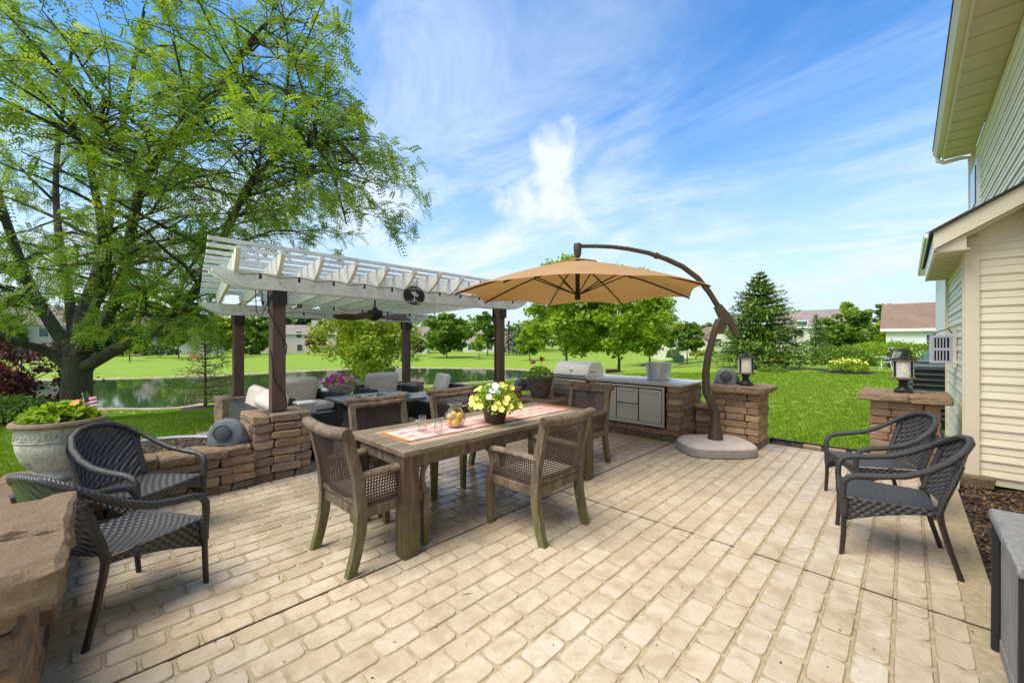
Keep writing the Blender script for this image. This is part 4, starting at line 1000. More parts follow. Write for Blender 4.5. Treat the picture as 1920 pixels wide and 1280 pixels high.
def lantern(label, loc, rz, s=1.0):
    K = empty('lantern', label, 'lantern', loc, rz)
    m = lambda mb, nm, mt, p=K, sm=True: mb.build(nm, mt, p, smooth=sm)
    m(MB().cbox((0, 0, .018), (.17, .17, .036), .006), 'base', 'black_metal'); m(MB().lathe([(.075, .03), (.07, .05), (.045, .07), (.04, .12), (.06, .15), (.075, .16), (.0, .165)], 18), 'stem', 'black_metal')
    m(MB().lathe([(.0, .16), (.115, .16), (.12, .17), (.12, .185), (.105, .19), (.0, .19)], 24), 'bottom_ring', 'urn_rim')
    m(MB().lathe([(.098, .19), (.098, .385), (.094, .385), (.094, .19)], 24), 'glass_shade', 'glass_seeded')
    m(MB().lathe([(.0, .385), (.105, .385), (.12, .39), (.12, .405), (.0, .41)], 24), 'top_ring', 'urn_rim'); m(MB().lathe([(.125, .405), (.125, .415), (.06, .425), (.04, .44), (.025, .445), (.02, .46), (.026, .47), (.0, .485)], 20), 'cap', 'black_metal')
    for k in range(4):
        a = R(45 + 90 * k); m(MB().box((.108 * math.cos(a), .108 * math.sin(a), .29), (.022, .008, .24), rotz(a + R(90))), 'strut', 'black_metal', K, False)
    b = m(MB().lathe([(.0, .19), (.016, .19), (.016, .235), (.0, .235)], 10), 'lamp_holder', 'black_metal'); m(MB().lathe([(.012, .235), (.03, .27), (.034, .30), (.024, .335), (.0, .35)], 12), 'bulb', 'bulb_amber', b)
n = NT('bulb_amber'); n.set('Base Color', (0.9, 0.62, 0.25)); n.set('Transmission Weight', 0.6); n.set('Roughness', 0.1); n.set('Emission Color', (1.0, 0.6, 0.2)); n.set('Emission Strength', 0.06); n.done('bulb_amber')
lantern('black lantern with glass shade on the pillar behind the umbrella', (-1.66, 6.52, .872), R(20)); lantern('black lantern with glass shade on the pillar by the house', (-.03, 6.98, .872), R(0))

# ---------------------------------------------------------------- cantilever umbrella
def build_umbrella():
    c = Vector((-3.2, 4.56, 0)); b = Vector((-1.86, 5.86, 0)); U = empty('cantilever_umbrella', 'tan cantilever parasol on a curved bronze pole over the dining table', 'umbrella', tuple(b))
    def rel(p): return Vector(p) - b
    # base
    rd = (c - b).normalized(); sd = Vector((-rd.y, rd.x, 0)); n = 40
    def se(t, k=3.2): 
        cx, sx = math.cos(t), math.sin(t); return (abs(cx) ** (2 / k) * (1 if cx > 0 else -1), abs(sx) ** (2 / k) * (1 if sx > 0 else -1))
    for nm, mt, rings in (('base_skirt', 'concrete_dark', [(.455, .008), (.475, .02), (.475, .10), (.465, .118)]), ('base_top', 'concrete', [(.463, .116), (.45, .14), (.41, .165), (.36, .172), (.0, .175)])):
        V = []; 
        for r_, z in rings:
            for k in range(n): x, y = se(2 * math.pi * k / n); V.append(tuple(Vector((R2[0], R2[1], 0)) * (x * r_) + Vector((V2[0], V2[1], 0)) * (y * r_ * .80) + Vector((0, 0, z))))
        MB().add(V, [(i * n + k, i * n + (k + 1) % n, (i + 1) * n + (k + 1) % n, (i + 1) * n + k) for i in range(len(rings) - 1) for k in range(n)] + [tuple(reversed(range(n)))]).build(nm, mt, U)
    # pole: everything lies in the upright plane through base and hub; t = metres from the base towards the hub
    def pl(t, z): return rd * t + Vector((0, 0, z))
    MB().tube([pl(0, .172), pl(0, .20), pl(0, .42), pl(0, .50)], [.10, .095, .058, .055], 14).build('pole_foot', 'bronze', U); MB().tube([pl(0, .50), pl(0, .57)], [.062, .062], 14).build('collar', 'bronze', U)
    # pixels of the photo give (t, z) in that plane
    def inpl(px, py):
        r_ = ray(px, py); nrm = Vector((-rd.y, rd.x, 0)); o = Vector((0, 0, EYE)); k = (b - o).dot(nrm) / r_.dot(nrm); p = o + r_ * k
        return (p - b).dot(rd), p.z
    low = [(1331, 768), (1324, 735), (1323, 700), (1328, 665), (1337, 630), (1347, 600)]
    tz = [inpl(*q) for q in low]; tz[0] = (0.0, .55)
    MB().tube([pl(t, z) for t, z in tz], [.052, .05, .048, .046, .044, .042], 12).build('lower_pole', 'bronze', U)
    mb = MB(); q = [inpl(*w) for w in ((1340, 626), (1354, 626), (1363, 604), (1379, 630), (1384, 626), (1372, 596), (1350, 570), (1340, 576), (1349, 596))]
    nrm = Vector((-rd.y, rd.x, 0)); mb.extr(q, lambda a, z, k: tuple(pl(a, z) + nrm * (.035 * k)), 0); jo = mb.build('joint_bracket', 'bronze', U, smooth=False)
    t0, z0 = inpl(1358, 604); MB().tube([pl(t0, z0) - nrm * .055, pl(t0, z0) + nrm * .055], .028, 12).build('pivot_knob', 'bronze', jo)
    up = [(1348, 577), (1330, 548), (1308, 521), (1280, 500), (1250, 486), (1215, 474), (1180, 467), (1150, 463), (1118, 461.5), (1090, 461.5)]
    MB().tube([pl(*inpl(*w)) for w in up], [.036, .036, .036, .035, .034, .031, .029, .028, .027, .027], 12).build('curved_arm', 'bronze', U)
    t1, z1 = inpl(1228, 478); t2, z2 = inpl(1234, 481); MB().tube([pl(t1, z1), pl(t2, z2)], .042, 12).build('arm_sleeve', 'bronze', U)
    hx = (c - b); ht, hz = inpl(1083, 470)
    hub = rd * ht; zt = hz
    MB().lathe([(.0, .10), (.05, .095), (.058, .05), (.05, -.05), (.035, -.09), (.0, -.09)], 14, hub + Vector((0, 0, zt))).build('top_hub', 'bronze', U)
    # canopy
    Rr = 1.66; rim = 2.13; top = z_top = 2.60; a0 = R(8); NR = 8; sub = 8; V = []; rings = 9
    def prof(f): return top - (top - rim) * (0.62 * f + 0.38 * f * f)
    cv = []
    for i in range(rings + 1):
        f = .1 + .9 * i / rings
        for k in range(NR * sub):
            a = a0 + 2 * math.pi * k / (NR * sub); w = (k % sub) / sub; edge = math.cos(math.pi / NR) / math.cos((w - .5) * 2 * math.pi / NR)
            sag = math.sin(math.pi * w); r_ = Rr * f * (edge - .035 * sag * f); z = prof(f) - .0 * sag + (.05 * sag * f * f)
            cv.append(tuple(hub + Vector((r_ * math.cos(a), r_ * math.sin(a), z))))
    n = NR * sub; F = [(i * n + k, i * n + (k + 1) % n, (i + 1) * n + (k + 1) % n, (i + 1) * n + k) for i in range(rings) for k in range(n)]
    MB().add(cv, F).build('canopy', 'canopy', U)
    cv2 = []
    for i in range(4):
        f = .02 + .15 * i / 3
        for k in range(n):
            a = a0 + 2 * math.pi * k / n; w = (k % sub) / sub; r_ = Rr * f * (math.cos(math.pi / NR) / math.cos((w - .5) * 2 * math.pi / NR)); cv2.append(tuple(hub + Vector((r_ * math.cos(a), r_ * math.sin(a), prof(f) + .035 - .01 * i / 3))))
    MB().add(cv2, [(i * n + k, i * n + (k + 1) % n, (i + 1) * n + (k + 1) % n, (i + 1) * n + k) for i in range(3) for k in range(n)] + [tuple(range(n))]).build('vent_cap', 'canopy', U)
    MB().lathe([(.0, zt - .05), (.03, zt - .05), (.03, rim + .0), (.04, rim - .01), (.04, rim - .06), (.0, rim - .07)], 12, hub).build('hub_post', 'black_metal', U)
    for k in range(NR):
        a = a0 + 2 * math.pi * k / NR; dr = Vector((math.cos(a), math.sin(a), 0)); pts = [hub + dr * (Rr * f) + Vector((0, 0, prof(f) - .022)) for f in (.05, .3, .6, .85, .995)]
        rb = MB().tube(pts, .011, 6).build('rib', 'black_metal', U); MB().tube([hub + Vector((0, 0, rim + .0)), hub + dr * (Rr * .42) + Vector((0, 0, prof(.42) - .035))], .009, 6).build('strut', 'black_metal', rb)
    return U
build_umbrella()

# ---------------------------------------------------------------- dining set
def build_table():
    T = empty('dining_table', 'weathered grey teak dining table with pale inlay and thick legs', 'table', (-2.87, 2.61, 0)); X0, X1, Y0, Y1 = -3.31, -2.43, 1.44, 3.78; cx, cy = -2.87, 2.61
    L = lambda x0, x1, y0, y1, z0, z1, nm, mt, b=.004: MB().cbox(((x0 + x1) / 2 - cx, (y0 + y1) / 2 - cy, (z0 + z1) / 2), (x1 - x0 - .003, y1 - y0 - .003, z1 - z0), b).build(nm, mt, T)
    L(X0, X1, Y0, Y0 + .15, .71, .75, 'end_board', 'teak_top'); L(X0, X1, Y1 - .15, Y1, .71, .75, 'end_board', 'teak_top')
    L(X0, X0 + .14, Y0 + .15, Y1 - .15, .71, .749, 'side_board', 'teak_top'); L(X1 - .14, X1, Y0 + .15, Y1 - .15, .71, .749, 'side_board', 'teak_top')
    for k in range(3): L(X0 + .14, X1 - .14, Y0 + .15 + k * (Y1 - Y0 - .3) / 3, Y0 + .15 + (k + 1) * (Y1 - Y0 - .3) / 3, .71, .746, 'inlay_tile', 'tile_inlay')
    for y in (Y0 + .06, Y1 - .06): L(X0 + .12, X1 - .12, y - .015, y + .015, .61, .71, 'apron', 'teak')
    for x in (X0 + .07, X1 - .07): L(x - .015, x + .015, Y0 + .13, Y1 - .13, .61, .71, 'apron', 'teak')
    for sx in (-1, 1):
        for sy in (-1, 1):
            x = (X1 - .07 if sx > 0 else X0 + .07) - cx; y = (Y1 - .07 if sy > 0 else Y0 + .07) - cy; e = .06 if sy > 0 else .0; mb = MB(); h = .062
            V = [(x + i * h * (.94 if z else 1.06), y + j * h * (.94 if z else 1.06) + (0 if z else e * sy * .6), z) for z in (0.008, .71) for i, j in ((-1, -1), (1, -1), (1, 1), (-1, 1))]
            mb.add(V, [(3, 2, 1, 0), (4, 5, 6, 7), (0, 1, 5, 4), (1, 2, 6, 5), (2, 3, 7, 6), (3, 0, 4, 7)]); mb.build('leg', 'teak_dark', T, smooth=False)
    r_ = MB().grid(lambda u, v: (-3.07 + u * .40, 1.62 + v * 2.0, .7525 + .0012 * math.sin(u * 9) * math.sin(v * 23)), 10, 50); o = r_.build('table_runner', 'runner'); tag(o, 'red pink and white checked runner along the dining table', 'table runner')
    for y, nm in ((1.60, 'near'), (3.63, 'far')): 
        mb = MB()
        for k in range(28): x = -3.065 + k * .0145; mb.tube([(x, 1.63 if nm == 'near' else 3.61, .755), (x + random.uniform(-.004, .004), y - .0 if nm == 'near' else y + .01, .757)], .0045, 4)
        mb.build('fringe', 'petal_orange', o)
build_table()
def lattice(mb, fn, nu, nv, w=.26, t=.003):
    # two crossing sets of flat strips over the patch fn(u, v)
    for i in range(nu + 1):
        a, b = max(0, i / nu - w / nu), min(1, i / nu + w / nu); V = []
        for j in range(13): V += [fn(a, j / 12), fn(b, j / 12)]
        mb.add(V, [(2 * j, 2 * j + 1, 2 * j + 3, 2 * j + 2) for j in range(12)])
    for i in range(nv + 1):
        a, b = max(0, i / nv - w / nv), min(1, i / nv + w / nv); V = []
        for j in range(13): p, q = Vector(fn(j / 12, a)), Vector(fn(j / 12, b)); V += [p + Vector((.0006, .0006, 0)), q + Vector((.0006, .0006, 0))]
        mb.add(V, [(2 * j, 2 * j + 1, 2 * j + 3, 2 * j + 2) for j in range(12)])
    return mb
def dining_chair(label, loc, rz):
    C = empty('dining_chair', label, 'chair', loc, rz, 'teak dining chairs round the table')
    B = lambda mb, nm, mt, p=C, sm=True: mb.build(nm, mt, p, smooth=sm)
    W = .27
    for s in (-1, 1):
        x = s * W
        mb = MB(); pr = [(-.30, .0, .030), (-.265, .12, .032), (-.235, .26, .034), (-.225, .40, .036), (-.245, .60, .033), (-.29, .80, .031), (-.315, .91, .030)]
        for i in range(len(pr) - 1):
            (ya, za, ra), (yb, zb, rb) = pr[i], pr[i + 1]; V = [(x + q * .024, y + k * r_, z) for (y, z, r_) in ((ya, za, ra), (yb, zb, rb)) for q, k in ((-1, -1), (1, -1), (1, 1), (-1, 1))]
            mb.add(V, [(0, 1, 5, 4), (1, 2, 6, 5), (2, 3, 7, 6), (3, 0, 4, 7)] + ([(3, 2, 1, 0)] if i == 0 else []) + ([(4, 5, 6, 7)] if i == len(pr) - 2 else []))
        B(mb, 'rear_leg', 'teak', sm=False)
        mb = MB(); V = []
        for z, h in ((0, .020), (.40, .030)): V += [(x + i * h, .27 + j * h, z) for i, j in ((-1, -1), (1, -1), (1, 1), (-1, 1))]
        mb.add(V, [(3, 2, 1, 0), (4, 5, 6, 7), (0, 1, 5, 4), (1, 2, 6, 5), (2, 3, 7, 6), (3, 0, 4, 7)]); B(mb, 'front_leg', 'teak', sm=False)
        B(MB().tube([(x, -.245, .625), (x, -.1, .632), (x, .12, .63), (x, .255, .622), (x, .30, .61)], [.030, .033, .035, .035, .028], 10, True, .8), 'arm', 'teak')
        B(MB().tube([(x, .27, .40), (x, .245, .47), (x, .25, .54), (x, .275, .60)], [.026, .021, .020, .024], 8), 'arm_post', 'teak')
        B(MB().box((x, .015, .385), (.032, .50, .07), b=.004), 'seat_rail', 'teak')
        B(lattice(MB(), lambda u, v: (x, -.215 + u * (.455 - .03 * (1 - abs(2 * v - 1))), .425 + v * .185), 22, 9), 'cane_side', 'cane', sm=False)
        B(MB().box((x, .02, .424), (.02, .46, .014)), 'cane_border', 'cane', sm=False)
    B(MB().box((0, .27, .385), (.50, .03, .07), b=.004), 'seat_rail', 'teak'); B(MB().box((0, -.225, .385), (.50, .03, .07), b=.004), 'seat_rail', 'teak')
    B(MB().cbox((0, .02, .435), (.50, .46, .055), .022), 'seat_cushion', 'cushion_tan')
    bk = lambda u, v: (-.245 + u * .49, -.238 - v * .068 - .02 * math.sin(math.pi * u) - .03 * v * v, .46 + v * .42)
    B(lattice(MB(), bk, 27, 23), 'cane_back', 'cane', sm=False)
    B(MB().bar((-.25, -.235, .455), (.25, -.235, .455), .03, .035), 'back_rail', 'teak', sm=False)
    B(MB().tube([(-.315, -.338, .925), (-.29, -.338, .925), (-.15, -.352, .915), (0, -.356, .91), (.15, -.352, .915), (.29, -.338, .925), (.315, -.338, .925)], [.036, .040, .042, .042, .042, .040, .036], 12, True, .95), 'scroll_rail', 'teak')
    B(MB().tube([(-.27, -.30, .885), (0, -.32, .875), (.27, -.30, .885)], .026, 8), 'back_rail', 'teak')
    for s in (-1, 1): B(MB().tube([(s * .3155, -.338, .925), (s * .319, -.338, .925)], .030, 12), 'scroll_end', 'teak_dark')
    return C
ch = dining_chair('teak and cane chair at the near left end of the table', (-2.80, 1.40, 0), R(2))
dup(ch, (-2.19, 2.53, 0), R(90), 'teak and cane chair seen from behind on the near side of the table')
dup(ch, (-3.47, 1.95, 0), R(-90), 'teak and cane chair across the table behind the glass jars')
dup(ch, (-3.50, 2.88, 0), R(-92), 'teak and cane chair across the table behind the fruit pitcher')
dup(ch, (-2.92, 4.12, 0), R(180), 'teak and cane chair at the far end of the table by the grill')

def wicker_chair(label, loc, rz):
    C = empty('wicker_armchair', label, 'chair', loc, rz, 'black wicker armchairs'); B = lambda mb, nm, mt: mb.build(nm, mt, C)
    half = [(.275, .275, .36), (.277, .28, .44), (.280, .275, .51), (.284, .245, .555), (.288, .19, .575), (.290, .08, .59), (.288, -.04, .615), (.278, -.15, .665), (.250, -.25, .735), (.195, -.325, .80), (.11, -.37, .842), (0, -.385, .855)]
    path = half + [(-x, y, z) for x, y, z in reversed(half[:-1])]
    # finer path
    P = [Vector(p) for p in path]; fine = []
    for i in range(len(P) - 1):
        for q in range(3): fine.append(P[i].lerp(P[i + 1], q / 3))
    fine.append(P[-1]); B(MB().tube(fine, .0205, 10), 'arm_rail', 'weave_rail')
    for s in (-1, 1):
        B(MB().tube([(s * .272, .27, .40), (s * .274, .272, .28)], [.026, .023], 10), 'leg_wrap', 'weave_rail'); B(MB().tube([(s * .274, .272, .30), (s * .276, .275, .15), (s * .272, .285, 0)], [.017, .016, .015], 8), 'front_leg', 'chair_leg')
        B(MB().tube([(s * .225, -.20, .43), (s * .23, -.215, .33), (s * .235, -.25, .18), (s * .245, -.30, 0)], [.021, .018, .016, .015], 8), 'rear_leg', 'chair_leg')
        B(MB().tube([(s * .232, -.30, .72), (s * .236, -.265, .60), (s * .232, -.225, .48), (s * .225, -.2, .38)], .022, 8), 'back_post', 'weave_rail')
        B(MB().grid(lambda u, v: (s * (.262 - .035 * u), .265 - u * .46, .405 - v * (.13 * (1 - u) ** 1.5 + .035)), 10, 3), 'side_apron', 'weave')
    B(MB().grid(lambda u, v: ((u - .5) * 2 * (.262 - .035 * v), .275 - v * .48, .41 - .022 * math.sin(math.pi * u) * math.sin(math.pi * min(1, v * 1.1)) + .0), 16, 14), 'seat', 'weave')
    B(MB().grid(lambda u, v: ((u - .5) * 2 * .262, .275, .41 - v * .06 - .06 * v * abs(2 * u - 1) ** 3), 16, 3), 'front_apron', 'weave')
    B(MB().tube([(-.265, .275, .405), (0, .282, .402), (.265, .275, .405)], .014, 8), 'seat_edge', 'weave_rail')
    def back(u, v):
        a = (u - .5) * 2; lo = Vector((a * .222, -.205 - .03 * (1 - a * a), .415)); ang = a * 1.12
        hi = Vector((.262 * math.sin(ang) / math.sin(1.12), -.385 + .10 * (a * a) ** .9, .85 - .125 * (a * a) ** 1.1)); m = lo.lerp(hi, v); m.y -= .028 * math.sin(math.pi * v) * (1 - a * a); return m
    B(MB().grid(back, 18, 14), 'back', 'weave')
    return C
wc = wicker_chair('black wicker armchair nearest the camera on the right, facing the table', (-.085, 3.98, 0), R(98))
dup(wc, (-.20, 4.98, 0), R(118), 'black wicker armchair in front of the lantern pillar by the house')
dup(wc, (-3.19, .08, 0), math.atan2(-(-.52), .85), 'black wicker armchair nearest the camera on the left, its back behind the big pillar')
dup(wc, (-4.20, .22, 0), math.atan2(-.77, .64), 'black wicker armchair against the low wall beside the big urn')
# ---------------------------------------------------------------- foliage helpers
def leaf_mesh(name, C, size, r=None, aspect=0.55, up=0.3, dirs=None):
    """one diamond-shaped leaf face per centre"""
    r = r or rng; C = np.asarray(C, float); n = len(C); s = np.asarray(size) * np.ones(n) * r.uniform(.65, 1.3, n)
    t = r.normal(0, 1, (n, 3)); t[:, 2] *= .7
    if dirs is not None: t = t * .45 + np.asarray(dirs)
    t /= np.linalg.norm(t, axis=1)[:, None]
    nn = r.normal(0, 1, (n, 3)); nn[:, 2] += up * 3; b = np.cross(nn, t); b /= np.linalg.norm(b, axis=1)[:, None] + 1e-9
    a = t * s[:, None]; w = b * (s * aspect)[:, None]
    V = np.stack([C - a, C + w - a * .1, C + a, C - w - a * .1], 1).reshape(-1, 3); F = np.arange(4 * n).reshape(n, 4)
    return np_mesh(name, V, F, None, np.clip(r.normal(.5, .22, n), 0, 1))
def blob_points(n, clumps, r=None, shell=.55):
    r = r or rng; out = []
    wts = np.array([c[3] ** 2 for c in clumps]); wts = wts / wts.sum(); cnt = r.multinomial(n, wts)
    for (x, y, z, q), k in zip(clumps, cnt):
        d = r.normal(0, 1, (k, 3)); d /= np.linalg.norm(d, axis=1)[:, None]; rad = q * (shell + (1 - shell) * r.random(k)) * (1 + .12 * r.normal(0, 1, k))
        out.append(np.array([x, y, z]) + d * rad[:, None] * np.array([1, 1, .75]))
    return np.concatenate(out)
def flower_mesh(r_, petals=5, cup=.25):
    mb = MB(); V = [(0, 0, 0)]; n = petals * 4
    for k in range(n): a = 2 * math.pi * k / n; q = r_ * (.82 + .18 * abs(math.cos(a * petals / 2))); V.append((q * math.cos(a), q * math.sin(a), r_ * cup))
    mb.add(V, [(0, 1 + k, 1 + (k + 1) % n) for k in range(n)]); return mb.mesh('flower', False)
FLW = {}
def flower(parent, mat, p, r_, tilt=None, name='flower'):
    key = (mat, round(r_, 3))
    if key not in FLW: me = flower_mesh(r_); me.materials.append(MATS[mat]); FLW[key] = me
    o = new(name, FLW[key], None, parent, p); d = Vector(tilt or (random.gauss(0, .5), random.gauss(0, .5), 1)); o.rotation_euler = d.to_track_quat('Z', 'Y').to_euler(); return o
def dome(n, rx, ry, h, r=None):
    r = r or rng; a = r.uniform(0, 2 * math.pi, n); q = np.sqrt(r.random(n)); z = np.sqrt(np.maximum(0, 1 - q * q)) * h * r.uniform(.35, 1.05, n)
    return np.stack([rx * q * np.cos(a), ry * q * np.sin(a), z], 1)
# big garden urn
up = onz(113, 893, .45)
U = empty('garden_urn', 'large weathered cream stone urn on the low wall at the left', 'urn', (up.x, up.y, .448)); U.scale = (.76, .76, 1)
MB().lathe([(.0, .0), (.185, .0), (.195, .03), (.18, .055), (.175, .07), (.215, .10), (.265, .16), (.295, .23), (.305, .285), (.297, .30), (.302, .31), (.308, .39), (.315, .40), (.315, .41)], 48).build('bowl', 'urn_stone', U)
MB().lathe([(.31, .405), (.338, .41), (.348, .43), (.338, .45), (.305, .452), (.285, .42), (.0, .41)], 48).build('rim', 'urn_rim', U)
mb = MB()
for k in range(26):
    a = 2 * math.pi * k / 26
    for t in range(-2, 3):
        q = a + t * .035; z = .35 + .028 * math.cos(t * .8) * (1 if k % 2 else -1); p = Vector((.304 * math.cos(q), .304 * math.sin(q), z)); mb.cbox(p, (.020, .012, .030 - abs(t) * .004), .005, rotz(q + R(90)) @ Matrix.Rotation(t * .5 * (1 if k % 2 else -1), 3, 'Y'))
mb.build('acanthus_band', 'urn_stone', U); MB().lathe([(.309, .305), (.314, .31), (.309, .316)], 48).build('bead', 'urn_stone', U)
MB().lathe([(.0, .415), (.29, .42), (.0, .435)], 24).build('soil', 'soil', U)
Pm = empty('urn_plant', 'leafy green plants with a few yellow leaves filling the big urn', 'plant', (up.x, up.y, .86)); Pm.scale = (.8, .8, 1)
C_ = dome(620, .27, .27, .15); C_[:, 2] += .02; new('foliage', leaf_mesh('foliage', C_, .036, None, .75, 1.0), 'leaf_bright', Pm)
for k in range(9): 
    a = random.uniform(0, 6.28); MB().tube([(0.1 * math.cos(a), .1 * math.sin(a), .02), (.17 * math.cos(a), .17 * math.sin(a), .12), (.2 * math.cos(a), .2 * math.sin(a), .2 + .05 * random.random())], .004, 5).build('stem', 'leaf_stem', Pm)
for p in ((.1, .14, .17), (.12, .1, .16)): flower(Pm, 'petal_orange', p, .035)
flower(Pm, 'petal_yellow', (-.26, -.12, .03), .05)
Fg = empty('small_flag', 'small striped flag on a stick stuck in the big urn', 'flag', (up.x + .11, up.y + .15, .90)); Fg.rotation_euler = (0, R(-14), R(40))
MB().tube([(0, 0, 0), (0, 0, .20)], .004, 6).build('stick', 'cushion', Fg)
n = NT('flag_cloth'); w = n.wave(n.mp(), 11, axis='Z', prof='SIN'); n.set('Base Color', n.mix(n.mr(w, .45, .55), (.65, .65, .62), (.5, .02, .03))); n.set('Roughness', .8); n.done('flag_cloth'); m_plain('flag_blue', (.02, .03, .16), .8)
fc = MB().grid(lambda u, v: (u * .10, .012 * math.sin(u * 7), .09 + v * .075 - .012 * u), 8, 4).build('cloth', 'flag_cloth', Fg); MB().grid(lambda u, v: (u * .042, .012 * math.sin(u * 3) - .002, .128 + v * .037), 3, 2).build('canton', 'flag_blue', fc)
# petunia urn on the side table
U = empty('pedestal_urn', 'pale footed urn on the corner table holding pink petunias', 'urn', (-7.5, 3.15, .373))
MB().lathe([(.0, .0), (.12, .0), (.12, .03), (.06, .05), (.05, .09), (.09, .12), (.2, .19), (.235, .26), (.22, .27), (.245, .29), (.23, .30), (.0, .29)], 28).build('bowl', 'urn_stone', U)
Pm = empty('pink_petunias', 'mound of magenta and blush petunias under the pergola', 'flowers', (-7.5, 3.15, .66))
C_ = dome(260, .33, .33, .2); new('foliage', leaf_mesh('foliage', C_, .03, None, .7, .6), 'leaf_bright', Pm)
for k in range(85):
    p = dome(1, .34, .34, .23)[0]; q = p[0] * R2[0] + p[1] * R2[1]; flower(Pm, 'petal_pink' if q < .09 + random.gauss(0, .06) else 'petal_blush', tuple(p + np.array([0, 0, .02])), .038, (V2[0] * -.6 + random.gauss(0, .4), V2[1] * -.6 + random.gauss(0, .4), .8))
# geranium urn beside the grill
gp = Vector((-4.62, 5.38, 0)); stand = empty('stone_step', 'low stone ledge under the geranium urn beside the kitchen', 'ledge', (gp.x, gp.y, 0))
for c in range(3): run(stand, (-.45, -.12 * 0 - .1, 0), (.42, -.1, 0), c * .15, .15, .28, (.3, .24)[c % 2]); run(stand, (-.45, .17, 0), (.42, .17, 0), c * .15, .15, .25, (.24, .3)[c % 2])
run(stand, (-.48, .03, 0), (.45, .03, 0), .45, .07, .62, .4, True)
U = empty('geranium_urn', 'dark mossy clay urn left of the grill', 'urn', (gp.x, gp.y + .05, .52)); MB().lathe([(.0, .0), (.13, .0), (.15, .03), (.19, .14), (.215, .26), (.21, .30), (.24, .315), (.24, .345), (.21, .35), (.0, .34)], 28).build('bowl', 'urn_dark', U)
Pm = empty('red_geranium', 'leafy geranium with two red flower heads beside the grill', 'plant', (gp.x, gp.y + .05, .86)); C_ = dome(420, .25, .25, .2); new('foliage', leaf_mesh('foliage', C_, .026, None, .8, .8), 'leaf_bright', Pm)
for (x, y, z) in ((-.12, -.05, .27), (.05, -.02, .33)):
    for k in range(12): flower(Pm, 'petal_red', (x + random.gauss(0, .022), y + random.gauss(0, .022), z + random.gauss(0, .016)), .022, (random.gauss(0, 1) - .4, random.gauss(0, 1) - .4, .6))
    MB().tube([(x * .5, y * .5, .05), (x, y, z)], .004, 5).build('stem', 'leaf_stem', Pm)
# flower pot on the table
pp = onz(928, 791, .755)
U = empty('flower_pot', 'dark brown plastic pot standing on the checked runner', 'pot', (pp.x, pp.y, .756)); MB().lathe([(.0, .0), (.085, .0), (.092, .01), (.122, .13), (.13, .165), (.133, .175), (.126, .18), (.118, .16), (.0, .15)], 32, (0, 0, 0)).build('bowl', 'pot_brown', U)
Pm = empty('potted_petunias', 'yellow and white petunias spilling over the brown pot on the table', 'flowers', (pp.x, pp.y, .90))
C_ = dome(900, .24, .24, .20); C_[:, 2] -= .3 * np.maximum(0, np.hypot(C_[:, 0], C_[:, 1]) - .12); new('foliage', leaf_mesh('foliage', C_, .020, None, .6, .5), 'leaf_bright', Pm)
for k in range(46):
    p = dome(1, .25, .25, .22)[0]; q = p[0] * R2[0] + p[1] * R2[1]; w_ = abs(q + .02) < .08 and p[2] > .09; rr = math.hypot(p[0], p[1]); p[2] -= .3 * max(0, rr - .12)
    fl = flower(Pm, 'petal_white' if w_ else 'petal_yellow', tuple(p + np.array([0, 0, .018])), .030, (p[0] * 3 - V2[0] * .7 + random.gauss(0, .25), p[1] * 3 - V2[1] * .7 + random.gauss(0, .25), .55))
# pitcher with oranges, jars
pp = onz(853, 800, .755)
U = empty('glass_pitcher', 'round clear glass pitcher half full of oranges on the table', 'pitcher', (pp.x, pp.y, .755))
MB().lathe([(.0, .003), (.05, .003), (.082, .03), (.095, .075), (.085, .12), (.058, .155), (.052, .18), (.062, .205), (.059, .205), (.049, .18), (.055, .155), (.081, .12), (.091, .075), (.078, .03), (.048, .008), (.0, .008)], 28).build('bowl', 'glass_clear', U)
hd_ = Vector((R2[0], R2[1], 0)); MB().tube([hd_ * .055 + Vector((0, 0, .185)), hd_ * .10 + Vector((0, 0, .19)), hd_ * .125 + Vector((0, 0, .15)), hd_ * .115 + Vector((0, 0, .10)), hd_ * .088 + Vector((0, 0, .085))], .008, 8).build('handle', 'glass_clear', U)
k = 0
for (x, y, z) in ((-.038, -.02, .043), (.036, -.028, .043), (.0, .042, .043), (-.045, .02, .098), (.04, .022, .1), (.0, -.048, .098)):
    o = MB().lathe([(.0, -.032), (.018, -.027), (.029, -.013), (.0325, 0), (.029, .013), (.018, .027), (.0, .032)], 16).build('orange', 'orange_fruit', None, (pp.x + x, pp.y + y, .755 + z)); tag(o, 'whole orange inside the round glass pitcher', 'orange', 'oranges in the pitcher')
for px, py, s, lb in ((792, 808, 1.0, 'clear glass jar mug on the runner, the left of the pair'), (822, 812, .88, 'clear glass jar mug on the runner nearer the pitcher')):
    p = onz(px, py, .755); U = empty('jar_mug', lb, 'glass', (p.x, p.y, .755), 0, 'jar mugs on the table')
    MB().lathe([(r_ * s, z * s) for r_, z in ((.0, .003), (.036, .003), (.04, .012), (.04, .085), (.031, .105), (.031, .13), (.028, .13), (.028, .105), (.036, .085), (.036, .014), (.0, .01))], 22).build('jar', 'glass_clear', U)
    h_ = Vector((-R2[0], -R2[1], 0)); MB().tube([h_ * .038 * s + Vector((0, 0, .09 * s)), h_ * .065 * s + Vector((0, 0, .085 * s)), h_ * .068 * s + Vector((0, 0, .04 * s)), h_ * .038 * s + Vector((0, 0, .03 * s))], .005, 6).build('handle', 'glass_clear', U)

